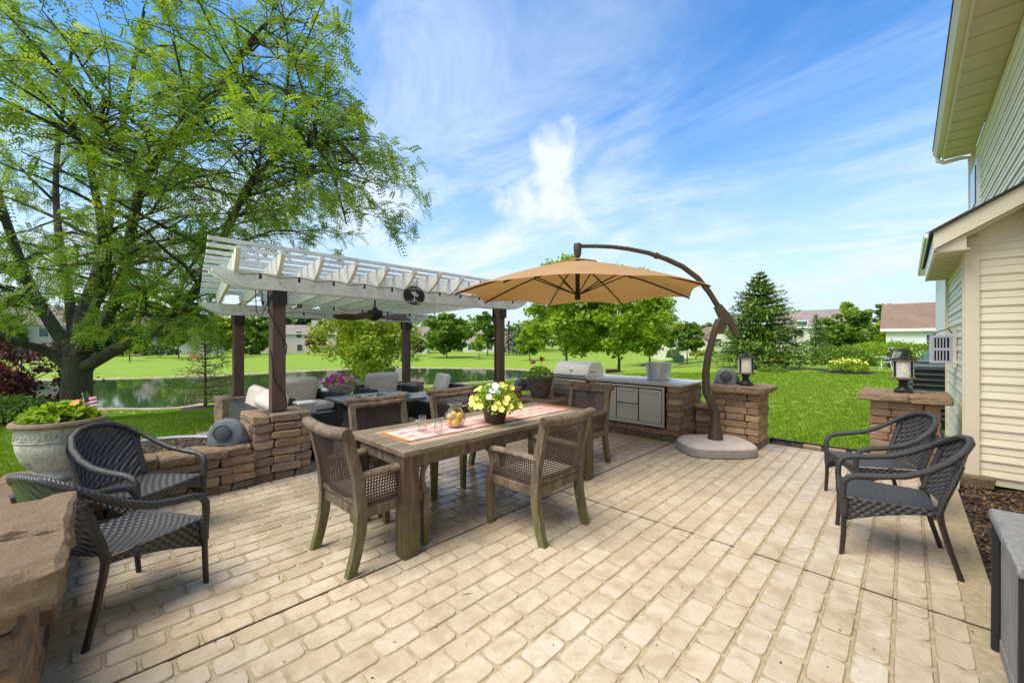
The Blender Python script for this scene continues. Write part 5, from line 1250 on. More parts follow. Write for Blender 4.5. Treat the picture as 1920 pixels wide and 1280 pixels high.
# ---------------------------------------------------------------- trees
def limb(mb, pts, r0, r1, n=8, k=4):
    P = [Vector(p) for p in pts]; f = []
    for i in range(len(P) - 1):
        p0 = P[max(i - 1, 0)]; p1 = P[i]; p2 = P[i + 1]; p3 = P[min(i + 2, len(P) - 1)]
        for q in range(k):
            t = q / k; f.append(.5 * (2 * p1 + (p2 - p0) * t + (2 * p0 - 5 * p1 + 4 * p2 - p3) * t * t + (3 * p1 - p0 - 3 * p2 + p3) * t ** 3))
    f.append(P[-1]); m = len(f); rr = [r0 + (r1 - r0) * (i / (m - 1)) ** .8 for i in range(m)]
    mb.tube(f, rr, n); return list(zip(f, rr))
def build_locust():
    T = empty('honey_locust_tree', 'big honey locust tree with feathery drooping leaves at the left', 'tree', tuple(ground_at(143, 9.2)))
    g = ground_at(143, 9.2); r_ = random.Random(5)
    mb = MB(); base = Vector(g) + Vector((0, 0, -.15)); fork = at(146, 668, 9.2)
    limb(mb, [base, base.lerp(fork, .25) + Vector((.02, .0, 0)), base.lerp(fork, .6), fork], .31, .24, 14)
    mb.v = [(x, y, z) for x, y, z in mb.v]
    mains = [ # pixel paths with their own depths
        ([(140, 700, 9.15), (95, 662, 9.0), (45, 645, 8.6), (-20, 628, 8.2), (-90, 590, 7.8)], .15, .05),
        ([(142, 680, 9.2), (108, 625, 9.2), (60, 545, 9.0), (20, 440, 8.6), (-10, 340, 8.2), (-30, 220, 8.0)], .19, .04),
        ([(146, 670, 9.2), (150, 600, 9.5), (185, 500, 9.8), (205, 400, 9.9), (222, 280, 9.8), (250, 130, 9.5), (270, 20, 9.2)], .19, .03),
        ([(150, 672, 9.2), (205, 590, 8.8), (235, 500, 8.3), (250, 410, 7.9), (275, 330, 7.5), (330, 260, 7.0), (400, 180, 6.6), (450, 100, 6.4)], .17, .03),
        ([(155, 690, 9.2), (225, 650, 8.9), (300, 608, 8.5), (350, 565, 8.1), (395, 500, 7.8), (435, 410, 7.5), (475, 335, 7.2), (520, 295, 6.9), (590, 270, 6.6)], .17, .03),
        ([(140, 665, 9.3), (130, 560, 9.8), (110, 440, 10.3), (105, 320, 10.6), (120, 190, 10.6), (140, 60, 10.4)], .14, .03),
        ([(150, 660, 9.3), (200, 600, 10.0), (260, 560, 10.6), (330, 500, 11.2), (400, 430, 11.6)], .12, .03),
        ([(148, 668, 9.2), (170, 600, 8.2), (190, 520, 7.2), (190, 420, 6.5), (170, 300, 6.0), (200, 180, 5.8)], .13, .03)]
    nodes = []
    for P, r0, r1 in [(P, a * .85, b * .9) for P, a, b in mains]: nodes += [(p, q, 0) for p, q in limb(mb, [at(*q) for q in P], r0, r1, 9)][6:]
    inside = [(-260, -150), (610, -150), (640, 40), (655, 170), (690, 235), (745, 280), (800, 345), (812, 385), (770, 470), (770, 520), (690, 505), (560, 470), (420, 480), (405, 560), (400, 640), (250, 640), (120, 640), (-260, 640)]
    def pin(p):
        d, s = cam_ds(p.x, p.y)
        if d < 2.6: return False
        x = 960 + FPX * s / d; y = 640 - FPX * (p.z - EYE) / d
        c = False; n = len(inside)
        for i in range(n):
            (x1, y1), (x2, y2) = inside[i], inside[(i + 1) % n]
            if (y1 > y) != (y2 > y) and x < (x2 - x1) * (y - y1) / (y2 - y1) + x1: c = not c
        return c
    # boughs, then twigs: outwards, level, tips drooping
    trunk2 = Vector((fork.x, fork.y, 0)); bough = []
    tm = MB()
    def grow(p, r0, L, up, nseg, droop, out):
        h = Vector((p.x, p.y, 0)) - trunk2; h = h.normalized() if h.length > .3 else Vector((1, 0, 0)); a = r_.gauss(0, 1.0); d = Vector((h.x * math.cos(a) - h.y * math.sin(a), h.x * math.sin(a) + h.y * math.cos(a), up + r_.gauss(0, .3))).normalized()
        pts = [p]
        for i in range(nseg):
            d = (d + Vector((r_.gauss(0, .16), r_.gauss(0, .16), r_.gauss(0, .12) - droop * (i / nseg)))).normalized(); q = pts[-1] + d * (L / nseg)
            if not pin(q): break
            pts.append(q)
        if len(pts) < 3: return
        m = len(pts); tm.tube(pts, [r0 * (1 - .8 * i / (m - 1)) for i in range(m)], 5, False)
        for i, q in enumerate(pts): out.append((q, r0 * (1 - .8 * i / (m - 1)), (pts[min(i + 1, m - 1)] - pts[max(i - 1, 0)]).normalized()))
    b1 = []; b2 = []; b3 = []
    big = [n_ for n_ in nodes if n_[1] < .16]
    for k in range(150): n_ = r_.choice(big); grow(n_[0], min(.045, n_[1] * .6), r_.uniform(1.4, 3.0), .35, 8, .12, b1)
    # extra reach on the right, over the pergola
    reach = [(at(590, 270, 6.6)), (at(560, 380, 7.0)), (at(600, 180, 6.4)), (at(640, 330, 6.5)), (at(520, 110, 6.4)), (at(690, 330, 6.4)), (at(560, 40, 6.3)), (at(650, 420, 6.8)), (at(480, 420, 7.4))]
    tips = [p for p, _, _ in nodes[-20:]]
    for q in reach:
        near = min((n_[0] for n_ in nodes if n_[1] < .1), key=lambda s: (s - q).length); mid = near.lerp(q, .5) + Vector((0, 0, .25)); P = limb(tm, [near, mid, q], .04, .012, 6, 4); b1 += [(p, s, (q - near).normalized()) for p, s in P[2:]]
    for k in range(900): n_ = r_.choice(b1); grow(n_[0], min(.016, n_[1] * .7), r_.uniform(.6, 1.5), .2, 6, .16, b2)
    for k in range(1700): n_ = r_.choice(b2); grow(n_[0], .006, r_.uniform(.35, .8), .05, 5, .34, b3)
    mb.build('trunk', 'bark', T).location = -Vector(g); tm.build('branches', 'bark', T).location = -Vector(g)
    # pinnate fronds
    src = b2 + b3 + b3; NF = 26000; n_ = len(src); pos = np.array([tuple(s[0]) for s in src]); dr = np.array([tuple(s[2]) for s in src]); vk = np.floor(pos / .7).astype(int); _, inv, ct = np.unique(vk, axis=0, return_inverse=True, return_counts=True); wt = 1.0 / ct[np.ravel(inv)] ** .75; ii = rng.choice(n_, NF, p=wt / wt.sum())
    p0 = pos[ii] + rng.normal(0, .05, (NF, 3)); d = dr[ii] + rng.normal(0, .75, (NF, 3)); d[:, 2] -= .28; d /= np.linalg.norm(d, axis=1)[:, None]
    sd = np.cross(d, np.array([0, 0, 1.0]) + rng.normal(0, .35, (NF, 3))); sd /= np.linalg.norm(sd, axis=1)[:, None]; nm = np.cross(sd, d)
    L = rng.uniform(.13, .26, NF); K = 6; VV = []; rn = []; tone = np.clip(rng.normal(.42, .2, NF), 0, .88)
    # new growth at some twig ends is yellow
    bunch = rng.random(n_) < .04; tone = np.where(bunch[ii], rng.uniform(.85, 1.0, NF), tone)
    for k in range(K):
        t = (k + .6) / K; c = p0 + d * (L * t)[:, None] - np.array([0, 0, 1]) * (L * t * t * .35)[:, None]
        for s in (-1, 1):
            ln = L * .24 * (1.1 - .35 * t) ; wd = L * .07; ax = sd * s * .92 + d * .38 + nm * -.12
            tip = c + ax * ln[:, None]; w_ = d * wd[:, None]; mid = c + ax * (ln * .5)[:, None]
            VV.append(np.stack([c, mid + w_, tip, mid - w_], 1)); rn.append(np.clip(tone + rng.normal(0, .07, NF), 0, 1))
    V = np.concatenate(VV).reshape(-1, 3) - np.array(tuple(g)); F = np.arange(len(V)).reshape(-1, 4)
    new('crown', np_mesh('crown', V, F, None, np.concatenate(rn)), 'leaf_locust', T)
build_locust()

def broad_tree(name, label, px, d, top, hw, mat, leaf=.09, n=5200, trunk_h=.25, seed=1, squash=1.0, clumps=70, group=None, low=0.0, shape=1.0, trunk_r=None, lean=0):
    g = ground_at(px, d); H = EYE + (640 - top) / FPX * d - g.z; Rw = hw / FPX * d; r_ = np.random.default_rng(seed); q_ = random.Random(seed)
    T = empty(name, label, 'tree', tuple(g), 0, group); tr = trunk_r or max(.05, H * .017); z0 = H * trunk_h
    mb = MB(); limb(mb, [(0, 0, -.2), (.03, 0, z0 * .6), (lean * .5, 0, z0 * 1.2), (lean, 0, H * .8)], tr, tr * .25, 8)
    for k in range(9):
        a = q_.uniform(0, 6.28); zz = z0 * q_.uniform(.8, 1.2) + (H - z0) * q_.uniform(0, .45); L = Rw * q_.uniform(.5, .85); limb(mb, [(0, 0, zz), (L * .5 * math.cos(a), L * .5 * math.sin(a), zz + L * .35), (L * math.cos(a), L * math.sin(a), zz + L * .6)], tr * .4, tr * .1, 5, 2)
    mb.build('trunk', 'bark', T)
    cl = []; cz = z0 + low * H
    while len(cl) < clumps:
        p = r_.uniform(-1, 1, 3)
        if np.linalg.norm(p) > 1: continue
        f = (p[2] + 1) / 2; wd = 1.0 if shape == 0 else (1 - .55 * max(0, f - .35) ** 1.2 * shape - .35 * max(0, .25 - f) * 2)
        cl.append((p[0] * Rw * wd * .92, p[1] * Rw * wd * .92, cz + f * (H - cz) * .93, Rw * r_.uniform(.12, .25)))
    C = blob_points(int(n * 1.25), cl, r_, .25); new('crown', leaf_mesh('crown', C, leaf * 1.15, r_, .65, .5), mat, T); return T
def conifer(name, label, px, d, top, hw, mat, n_wh=22, per=9, seed=1, needle=.10, droop=.25, group=None, sparse=1.0, base_y=None, quads=10):
    g = ground_at(px, d); H = EYE + (640 - top) / FPX * d - g.z; Rw = hw / FPX * d; r_ = np.random.default_rng(seed); q_ = random.Random(seed); T = empty(name, label, 'tree', tuple(g), 0, group)
    mb = MB(); limb(mb, [(0, 0, -.2), (0, 0, H * .5), (0, 0, H * .97)], max(.04, H * .018), .015, 7); C = []; A = []
    for w in range(n_wh):
        f = (w + .4) / n_wh; z = H * (.05 + .93 * f); L0 = Rw * (1 - f) ** .85 + .10
        for k in range(per):
            a = q_.uniform(0, 6.28); L = L0 * q_.uniform(.65, 1.1); up = .25 * f - droop * (1 - f); tip = Vector((L * math.cos(a), L * math.sin(a), z + L * up + .12 * L))
            if w % 2 == 0: mb.tube([(0, 0, z), tip * .5 + Vector((0, 0, z * .5 - .03)), tip], [.02, .012, .004], 4, False)
            m = max(3, int(quads * L / Rw * 1.6)); t = r_.random(m) ** .7; sp = .16 * L
            C.append(np.stack([tip.x * t, tip.y * t, z + (tip.z - z) * t ** 1.3], 1) + r_.normal(0, 1, (m, 3)) * np.array([sp, sp, sp * .22])); dv = np.array([tip.x, tip.y, tip.z - z]); A.append(np.repeat((dv / np.linalg.norm(dv))[None], m, 0) + r_.normal(0, .35, (m, 3))); 
    C = np.concatenate(C); A = np.concatenate(A); kp = r_.random(len(C)) < sparse; C = C[kp]; A = A[kp]; mb.build('trunk', 'bark', T); new('crown', leaf_mesh('crown', C, needle, r_, .25, .9, A), mat, T); return T
# ---------------------------------------------------------------- the nearer garden trees
broad_tree('japanese_maple_tree', 'bright green japanese maple on the pond shore behind the fire table', 692, 20, 571, 118, 'leaf_lime', .075, 9000, .22, 11, clumps=110, shape=.6)
conifer('larch_sapling', 'thin olive larch with sparse wispy foliage beside the pond', 385, 20.5, 592, 62, 'leaf_larch', 24, 9, 12, .10, .02, sparse=.9, quads=16)
T = broad_tree('red_maple_tree', 'dark purple red japanese maple behind the urn at the left edge', 40, 11.5, 628, 105, 'leaf_red', .05, 5200, .15, 13, clumps=70, shape=.3)
def shrub(name, label, px, d, top, hw, mat, leaf=.06, n=2200, seed=1, dn=None, group=None, cat='shrub', ry=1.0):
    g = ground_at(px, d); H = EYE + (640 - top) / FPX * d - g.z; Rw = hw / FPX * d; r_ = np.random.default_rng(seed); S_ = empty(name, label, cat, tuple(g), 0, group)
    mb = MB()
    for k in range(6): a = k * 1.05; mb.tube([(0, 0, -.05), (Rw * .3 * math.cos(a), Rw * .3 * math.sin(a), H * .4), (Rw * .55 * math.cos(a), Rw * .55 * math.sin(a), H * .7)], [.03, .02, .008], 5, False)
    mb.build('stems', 'bark', S_)
    C = []
    a = r_.uniform(0, 2 * math.pi, n); ph = np.arccos(r_.uniform(-.35, 1, n)); q = (1 + .10 * np.sin(a * 5 + ph * 4) + .08 * r_.normal(0, 1, n)) * r_.uniform(.75, 1, n) ** .4
    C = np.stack([Rw * q * np.sin(ph) * np.cos(a), Rw * ry * q * np.sin(ph) * np.sin(a), H * .42 + H * .56 * q * np.cos(ph)], 1); C[:, 2] = np.maximum(C[:, 2], .03)
    new('foliage', leaf_mesh('foliage', C, leaf, r_, .6, .4), mat, S_); return S_
shrub('shrub', 'low green shrub at the left edge behind the urn', 8, 9.0, 742, 55, 'leaf_mid', .04, 1800, 21)
G_B = 'trees on the far bank'
broad_tree('shade_tree', 'tall bright green tree behind the left half of the parasol', 1062, 33, 466, 98, 'leaf_bright', .15, 9000, .16, 31, clumps=120, group='young shade trees on the middle lawn', shape=.7)
broad_tree('shade_tree', 'tall bright green tree behind the grill with log at its foot', 1160, 30, 484, 98, 'leaf_bright', .14, 9000, .16, 32, clumps=120, group='young shade trees on the middle lawn', shape=.7)
broad_tree('shade_tree', 'green tree farther back right of the grill, above the tub', 1218, 44, 545, 66, 'leaf_bright', .17, 6500, .14, 33, clumps=100, group='young shade trees on the middle lawn', shape=.7)
broad_tree('shade_tree', 'small slim green tree in front of the cream house left of the pole', 1288, 37, 594, 37, 'leaf_mid', .12, 3600, .25, 34, clumps=60, group='young shade trees on the middle lawn')
conifer('spruce_tree', 'big dark green spruce on the right lawn behind the lantern', 1425, 24, 506, 88, 'leaf_spruce', 21, 17, 35, .17, .16, quads=48)
broad_tree('shade_tree', 'dense dark green tree on the far bank left of the front right pergola post', 838, 74, 584, 52, 'leaf_mid', .32, 5200, .08, 36, clumps=90, group=G_B, shape=.6)
broad_tree('shade_tree', 'tall narrow green tree just left of the front right pergola post', 914, 86, 572, 28, 'leaf_mid', .34, 3200, .08, 37, clumps=60, group=G_B)
broad_tree('shade_tree', 'small staked young tree on the far bank beside the pergola post', 898, 68, 628, 16, 'leaf_bright', .18, 1300, .3, 38, clumps=30, group=G_B)
conifer('spruce_tree', 'dark spruce on the far bank just right of the pergola post', 954, 92, 600, 20, 'leaf_dark', 18, 9, 39, .35, .1)
conifer('spruce_tree', 'pale blue spruce on the far bank right of the dark spruce', 974, 88, 613, 19, 'leaf_blue', 18, 9, 40, .35, .1)
broad_tree('shade_tree', 'round green tree on the far bank right of the blue spruce', 993, 62, 606, 26, 'leaf_bright', .24, 2600, .15, 41, clumps=50, group=G_B)
broad_tree('shade_tree', 'broad tree with rusty leaves by the far house chimney', 590, 88, 618, 22, 'leaf_rust', .3, 1800, .1, 42, clumps=40, group=G_B)
broad_tree('shade_tree', 'rust tinged tree behind the back right pergola post', 782, 84, 630, 18, 'leaf_rust', .28, 1400, .15, 43, clumps=36, group=G_B)
broad_tree('shade_tree', 'tall green tree left of the near pergola post on the far bank', 478, 92, 576, 42, 'leaf_mid', .36, 4200, .05, 44, clumps=80, group=G_B)
broad_tree('shade_tree', 'yellow green tree behind the larch on the far bank', 408, 74, 588, 40, 'leaf_lime', .3, 3600, .2, 45, clumps=70, group=G_B)
broad_tree('shade_tree', 'green tree on the far bank between trunk and larch', 335, 70, 606, 30, 'leaf_bright', .26, 2600, .3, 46, clumps=50, group=G_B)
broad_tree('shade_tree', 'small white-stemmed tree on the far bank right of the big trunk', 243, 60, 640, 20, 'leaf_bright', .2, 1200, .4, 47, clumps=30, group=G_B, trunk_r=.10)
broad_tree('shade_tree', 'dark tree clump on the far bank behind the big trunk', 225, 82, 606, 48, 'leaf_dark', .36, 3400, .04, 48, clumps=70, group=G_B)
broad_tree('shade_tree', 'dark tall tree rising behind the far house roof', 560, 125, 566, 46, 'leaf_dark', .5, 3000, .1, 49, clumps=60, group=G_B)
broad_tree('shade_tree', 'dark tree behind the far house chimney', 640, 122, 572, 44, 'leaf_mid', .5, 3000, .1, 50, clumps=60, group=G_B)
broad_tree('shade_tree', 'distant green tree at the gap left of the front pergola post', 868, 118, 596, 34, 'leaf_mid', .5, 2400, .08, 51, clumps=50, group=G_B)
broad_tree('shade_tree', 'distant tree filling the gap above the pergola pillar', 730, 122, 600, 40, 'leaf_mid', .5, 2600, .08, 52, clumps=50, group=G_B)
broad_tree('shade_tree', 'distant dark tree right of the two spruces', 1010, 118, 594, 36, 'leaf_mid', .5, 2400, .08, 53, clumps=50, group=G_B)
broad_tree('shade_tree', 'green tree at the far left edge above the urn', -20, 75, 560, 60, 'leaf_mid', .36, 3000, .1, 54, clumps=60, group=G_B)
broad_tree('shade_tree', 'distant tree seen through the left pergola posts', 420, 120, 590, 50, 'leaf_mid', .5, 2800, .06, 55, clumps=60, group=G_B)
broad_tree('shade_tree', 'distant tree behind the cream house by the umbrella pole', 1325, 95, 606, 34, 'leaf_mid', .42, 2200, .1, 56, clumps=46, group='trees behind the right lawn')
G_R = 'trees behind the right lawn'
for k, (px, top, lb) in enumerate(((175, 545, 'tall pale green tree on the far bank just right of the big trunk'), (265, 530, 'tallest tree on the far bank behind the locust branches'), (345, 540, 'tall tree on the far bank above the larch top'), (60, 540, 'tall tree behind the blush house at the far left'))):
    broad_tree('shade_tree', lb, px, 96, top, 48, 'leaf_mid', .42, 3600, .06, 80 + k, clumps=80, group=G_B, shape=.5)
conifer('thuja_tree', 'slim conical thuja right of the big spruce', 1530, 42, 588, 26, 'leaf_spruce', 22, 12, 57, .15, .0, quads=14)
broad_tree('shade_tree', 'broad deep green tree behind the domed bush', 1592, 44, 572, 52, 'leaf_mid', .2, 6000, .04, 58, clumps=90, group=G_R, shape=.7)
broad_tree('shade_tree', 'taller tree behind the broad green tree on the right', 1590, 60, 562, 40, 'leaf_bright', .26, 3200, .1, 59, clumps=60, group=G_R)
broad_tree('shade_tree', 'small tree rising behind the brown roof', 1662, 62, 558, 26, 'leaf_mid', .26, 2200, .1, 60, clumps=46, group=G_R)
broad_tree('shade_tree', 'yellow green tree beside the white gable house', 1648, 50, 600, 26, 'leaf_lime', .2, 2200, .05, 61, clumps=40, group=G_R)
broad_tree('shade_tree', 'dark tree behind the big spruce at its right', 1482, 60, 610, 30, 'leaf_dark', .26, 2200, .05, 62, clumps=40, group=G_R)
shrub('dome_bush', 'large dome-clipped bush on the right lawn', 1580, 21.5, 650, 46, 'leaf_mid', .06, 5200, 71)
shrub('hedge', 'long rounded green hedge behind the neighbour furniture', 1668, 25.5, 641, 78, 'leaf_bright', .07, 7000, 72, cat='hedge', ry=.5)
shrub('yellow_shrub', 'small shrub with yellow flowers in front of the domed bush', 1590, 19.5, 672, 28, 'leaf_bright', .045, 1800, 73)
o = [x for x in bpy.data.objects if x.get('label', '').startswith('small shrub with yellow')][0]
for k in range(60):
    a = random.uniform(0, 6.28); q = math.sqrt(random.random()); flower(o, 'petal_yellow', (.72 * q * math.cos(a), .72 * q * math.sin(a), .50 + .16 * math.sqrt(1 - q * q) + random.gauss(0, .05)), .045, (-V2[0] * .8, -V2[1] * .8, .6))
shrub('shrub', 'low green shrub at the foot of the big spruce', 1448, 21, 688, 22, 'leaf_mid', .05, 1200, 74)
shrub('shrub', 'dark green bush at the left of the far gabled house', 470, 84, 652, 14, 'leaf_dark', .2, 900, 75)
shrub('shrub', 'dark bushes on the far bank left of the larch', 300, 74, 648, 26, 'leaf_dark', .2, 1200, 76)
for px, lb, mt in ((1305, 'yellow green bush at the left of the far cream house wall', 'leaf_lime'), (1330, 'yellow green bush in the middle of the far cream house wall', 'leaf_lime'), (1262, 'small green bush beside the far cream house door', 'leaf_mid')): shrub('shrub', lb, px, 50, 655, 12, mt, .12, 700, px)
# mulch rings under the lawn trees
def ring(px, d, r_, lb):
    g = ground_at(px, d); mb = MB(); n = 24; V = [(0, 0, .10)] + [(r_ * .6 * math.cos(2 * math.pi * k / n), r_ * .6 * math.sin(2 * math.pi * k / n), .07) for k in range(n)] + [(r_ * math.cos(2 * math.pi * k / n), r_ * math.sin(2 * math.pi * k / n), -.12) for k in range(n)]
    mb.add(V, [(0, 1 + k, 1 + (k + 1) % n) for k in range(n)] + [(1 + k, 1 + n + k, 1 + n + (k + 1) % n, 1 + (k + 1) % n) for k in range(n)]); o = mb.build('mulch_ring', 'mulch', None, tuple(g)); tag(o, lb, kind='structure')
for a in ((385, 20.5, 1.5, 'mulch mound under the larch'), (1160, 30, .9, 'mulch ring under the tree behind the grill'), (1062, 33, .9, 'mulch ring under the leftmost lawn tree'), (1215, 44, 1.0, 'mulch ring under the tree above the tub'), (1288, 37, .9, 'mulch ring under the slim tree'), (1590, 20, 1.6, 'mulch bed under the yellow shrub'), (898, 68, 1.0, 'mulch ring under the young far bank tree'), (740, 66, 1.1, 'mulch ring on the far bank')): ring(*a)
lg = ground_at(1148, 29.5); o = MB().tube([(-.45, 0, .14), (.45, .1, .14)], [.16, .15], 12).build('log', 'bark', None, tuple(lg), YAW); tag(o, 'short cut log lying by the tree behind the grill', 'log')

# far wood behind the houses, one mass
def far_wood():
    C = []; r_ = np.random.default_rng(90)
    for k in range(330):
        px = r_.uniform(-500, 1800); d = r_.uniform(128, 165); top = np.interp(px, [-500, 100, 500, 700, 1000, 1300, 1800], [570, 578, 584, 592, 604, 618, 606]) + r_.normal(0, 7)
        g = ground_at(px, d); H = EYE + (640 - top) / FPX * d - g.z; n = 70; q = r_.normal(0, 1, (n, 3)); q /= np.linalg.norm(q, axis=1)[:, None]; C.append(np.array([g.x, g.y, g.z + H * .55]) + q * np.array([3.6, 3.6, H * .46]) * r_.uniform(.6, 1, (n, 1)))
    o = new('far_wood', leaf_mesh('far_wood', np.concatenate(C), .95, r_, .65, .4), 'leaf_mid'); tag(o, 'distant green woods closing the view behind the houses', 'woods', kind='stuff')
far_wood()
# ---------------------------------------------------------------- houses
def far_house(label, px0, px1, d, eave, ridge, mat, roof, depth=9, yaw=0.0, windows=(), chimney=None, gable_left=False, base=None):
    a = ground_at(px0, d); b = ground_at(px1, d); w = (b.xy - a.xy).length * math.cos(yaw); c = (a + b) / 2; ang = math.atan2(b.y - a.y, b.x - a.x) + yaw
    Hs = empty('house', label, 'house', (c.x, c.y, min(a.z, b.z) - .3), ang, 'neighbouring houses'); e = EYE + (640 - eave) / FPX * d - c.z + .3; rg = EYE + (640 - ridge) / FPX * d - c.z + .3
    mb = MB(); h = w / 2
    if gable_left:     # ridge runs front to back: gable faces the patio
        mb.extr([(-h, 0), (h, 0), (h, e), (0, rg - .1), (-h, e)], lambda x, z, k: (x, 0 if k < 0 else depth, z), 0)
    else: mb.extr([(0, 0), (depth, 0), (depth, e), (depth / 2, rg - .1), (0, e)], lambda y, z, k: (h * k, y, z), 0)
    mb.build('wall', mat, Hs, smooth=False); mb = MB(); o_ = .35
    if gable_left:
        sl = (rg - e) / h
        for s in (-1, 1): mb.extr([(s * (h + o_), e - o_ * sl), (0, rg), (0, rg + .18), (s * (h + o_), e - o_ * sl + .18)], lambda x, z, k: (x, -o_ if k < 0 else depth + o_, z), 0)
    else:
        sl = (rg - e) / (depth / 2)
        for s in (0, 1):
            y = -o_ if s == 0 else depth + o_; mb.extr([(y, e - o_ * sl), (depth / 2, rg), (depth / 2, rg + .18), (y, e - o_ * sl + .18)], lambda yy, z, k: ((h + o_) * k, yy, z), 0)
    r = mb.build('roof', roof, Hs, smooth=False)
    if not gable_left: MB().box((0, -o_ - .03, e - o_ * sl + .05), (w + 2 * o_, .06, .22)).build('fascia', 'white_trim', r, smooth=False)
    for (wx, wz, ww, wh) in windows:
        f = MB().box((wx * h, -.03, wz), (ww + .2, .08, wh + .2)).build('window', 'white_trim', Hs, smooth=False)
        for q in (-1, 1): MB().box((wx * h, -.085, wz + q * wh / 4), (ww, .03, wh / 2 - .05)).build('pane', 'window_glass', f, smooth=False)
    if chimney: MB().box((chimney[0] * h, chimney[1], (rg + chimney[2]) / 2), (1.5, 1.2, rg + chimney[2])).build('chimney', mat, Hs, smooth=False)
    return Hs
far_house('blush sided far house with chimney behind the near pergola post', 496, 628, 103, 625, 609, 'siding_blush', 'shingle_grey', 10, R(16), ((-.02, 5.0, 1.2, 1.6), (-.0, 1.7, 1.2, 1.6), (.5, 5, 1.2, 1.6), (.45, 1.7, 1.8, 2)), (.42, -.4, 1.2))
far_house('low far house with grey roof behind the back right pergola post', 745, 800, 98, 640, 612, 'siding_cream', 'shingle_grey', 10, R(8), ((-.3, 1.7, 1.2, 1.4), (.5, 1.7, 1.2, 1.4)))
far_house('far house glimpsed under the tree left of the front pergola post', 868, 960, 112, 641, 622, 'siding_cream', 'shingle_grey', 10, 0, ((-.7, 1.7, 1.2, 1.4), (-.35, 1.7, 2.0, 1.8), (.1, 1.7, 1.2, 1.4), (.55, 1.7, 1.6, 1.8)))
far_house('large blush house at the far left behind the big tree', 10, 140, 80, 606, 572, 'siding_blush', 'shingle_grey', 10, R(42), ((-.5, 5, 1.2, 1.7), (.1, 5, 1.2, 1.7), (.6, 5, 1.2, 1.7), (-.5, 1.8, 1.2, 1.6), (.5, 1.8, 2, 2)))
far_house('far cream house behind bushes left of the larch', 255, 410, 92, 628, 596, 'siding_cream', 'shingle_grey', 10, R(32), ((-.6, 4.4, 1.2, 1.6), (-.2, 4.4, 1.2, 1.6), (.3, 4.4, 1.2, 1.6), (.7, 1.8, 1.6, 1.8)))
far_house('cream gabled house left of the umbrella pole', 1235, 1322, 60, 632, 604, 'siding_cream', 'shingle_brown', 12, R(-14), ((-.02, 2.4, .9, 1.5), (.5, 2.4, .9, 1.3)), None, True)
far_house('second cream gable just left of the umbrella pole', 1318, 1372, 72, 634, 610, 'siding_cream', 'shingle_brown', 10, R(-14), ((0, 2.2, 1.2, 1.4),), None, True)
far_house('cream house with grey brown roof right of the big spruce', 1455, 1578, 58, 612, 579, 'siding_cream', 'shingle_grey', 11, R(-34), ((-.2, 4.2, 1.2, 1.2), (.25, 1.6, 1.6, 1.6), (.6, 1.6, 1.1, 1.5)))
far_house('white garage wing with brown roof beyond the hedge', 1660, 1762, 33, 615, 566, 'siding_white', 'shingle_brown', 8, R(-44), ((.75, 1.9, .8, 1.0),))
# tall white neighbour with wide eave at the right
Nb = empty('house', 'tall white neighbour house seen past the air conditioners', 'house', (0.75, 21.5, -.1), 0, 'neighbouring houses')
MB().box((4.2, 5.5, 2.75), (7.6, 11, 5.5)).build('wall', 'siding_white', Nb, smooth=False); mb = MB(); mb.extr([(-.25, 5.35), (4.2, 8.0), (4.2, 8.2), (-.3, 5.52)], lambda x, z, k: (x, -.4 if k < 0 else 11.4, z), 0); mb.build('roof', 'shingle_brown', Nb, smooth=False)
MB().box((.07, 5.5, 5.36), (.62, 11.8, .05)).build('soffit', 'white_trim', Nb, smooth=False)
for k in range(14): MB().box((.12, -.2 + k * .45, 5.32), (.34, .16, .05)).build('soffit_vent', 'dark_void', Nb, smooth=False)
MB().box((-.24, 5.5, 5.44), (.10, 11.9, .14)).build('gutter', 'white_trim', Nb, smooth=False)
f = MB().box((.39, 1.5, 4.1), (.06, 1.0, 1.5)).build('window', 'white_trim', Nb, smooth=False); MB().box((.35, 1.5, 4.1), (.03, .8, 1.3)).build('pane', 'window_glass', f, smooth=False)
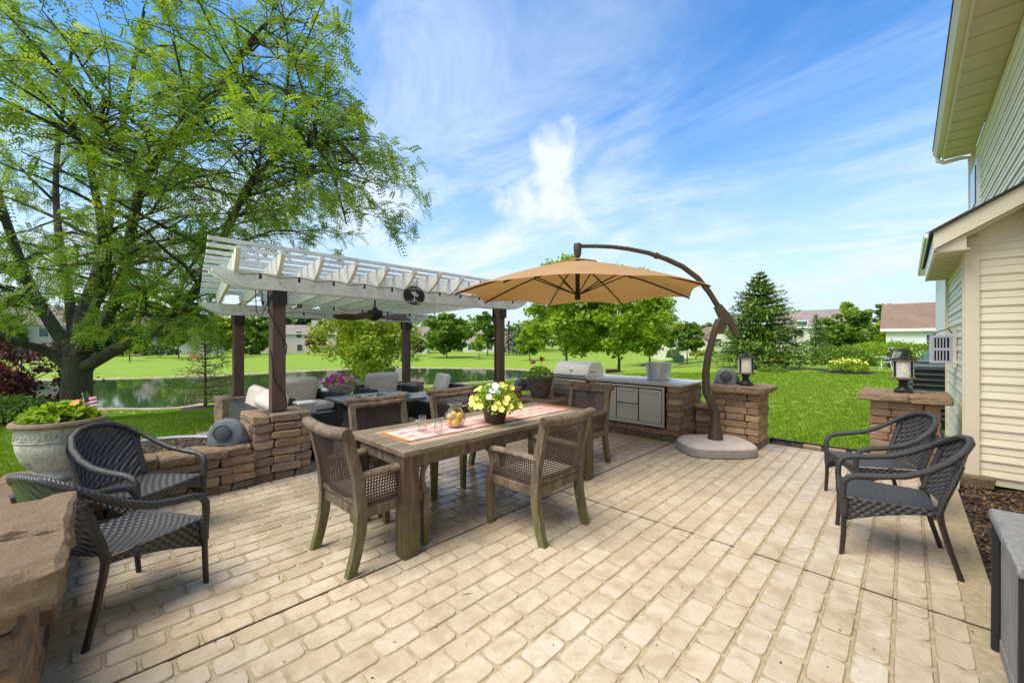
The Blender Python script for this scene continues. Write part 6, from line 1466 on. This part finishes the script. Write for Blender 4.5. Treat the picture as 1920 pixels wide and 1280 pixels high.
# neighbour's furniture
g = ground_at(1668, 22.5); C = empty('garden_chair', 'white framed garden chair by the hedge on the right', 'chair', (g.x, g.y, g.z), R(60))
for s in (-1, 1): MB().tube([(s * .26, -.3, 0), (s * .26, -.2, .4), (s * .26, -.38, .98)], .018, 6).build('rear_leg', 'white_trim', C); MB().tube([(s * .26, .34, 0), (s * .26, .24, .42), (s * .26, .2, .62), (s * .26, -.26, .62)], .018, 6).build('front_leg', 'white_trim', C)
MB().box((0, .02, .42), (.5, .5, .02)).build('seat', 'cushion', C, smooth=False); o = MB().box((0, 0, 0), (.5, .02, .58)).build('backrest', 'cushion', C, (0, -.29, .70)); o.rotation_euler = (R(17), 0, 0)
g = ground_at(1645, 23); C = empty('garden_table', 'white garden table beside the neighbour chair', 'table', (g.x, g.y, g.z)); MB().lathe([(.0, .68), (.5, .68), (.5, .71), (.0, .71)], 20).build('table_top', 'grey_plastic', C)
for k in range(4): a = k * 1.57 + .5; MB().tube([(.42 * math.cos(a), .42 * math.sin(a), 0), (.36 * math.cos(a), .36 * math.sin(a), .68)], .018, 6).build('leg', 'white_trim', C)
g = ground_at(1688, 24.5); o = MB().lathe([(.75, 0), (.78, .4), (.7, .85), (.45, 1.12), (.0, 1.18)], 12, (0, 0, 0), 1.0, .6).build('covered_grill', 'rubber', None, (g.x, g.y, g.z), YAW); tag(o, 'grill under a dark cover by the hedge', 'grill cover')
g = ground_at(1728, 21); C = empty('adirondack_chair', 'teal adirondack chair partly hidden by the right lantern', 'chair', (g.x, g.y, g.z), R(120)); o = MB().box((0, 0, 0), (.6, .04, .85)).build('backrest', 'teal', C, (0, -.3, .75)); o.rotation_euler = (R(24), 0, 0); MB().box((0, .05, .38), (.6, .6, .04)).build('seat', 'teal', C, smooth=False)
for s in (-1, 1): MB().box((s * .32, .05, .3), (.05, .7, .6)).build('side', 'teal', C, smooth=False)
g = ground_at(1273, 41); o = MB().cbox((0, 0, .38), (.75, .7, .76), .03).build('utility_box', 'green_box', None, tuple(g), YAW); tag(o, 'green utility box on the far lawn right of the tub', 'utility box')
g = ground_at(362, 62); C = empty('garden_bench', 'small orange wooden bench on the far bank', 'bench', tuple(g), YAW); m_plain('orange_wood', (.45, .14, .04), .6)
MB().box((0, 0, .45), (1.6, .5, .08)).build('seat', 'orange_wood', C, smooth=False); MB().box((0, .24, .75), (1.6, .06, .4)).build('backrest', 'orange_wood', C, smooth=False)
for s in (-1, 1): MB().box((s * .7, 0, .22), (.1, .45, .42)).build('leg', 'orange_wood', C, smooth=False)
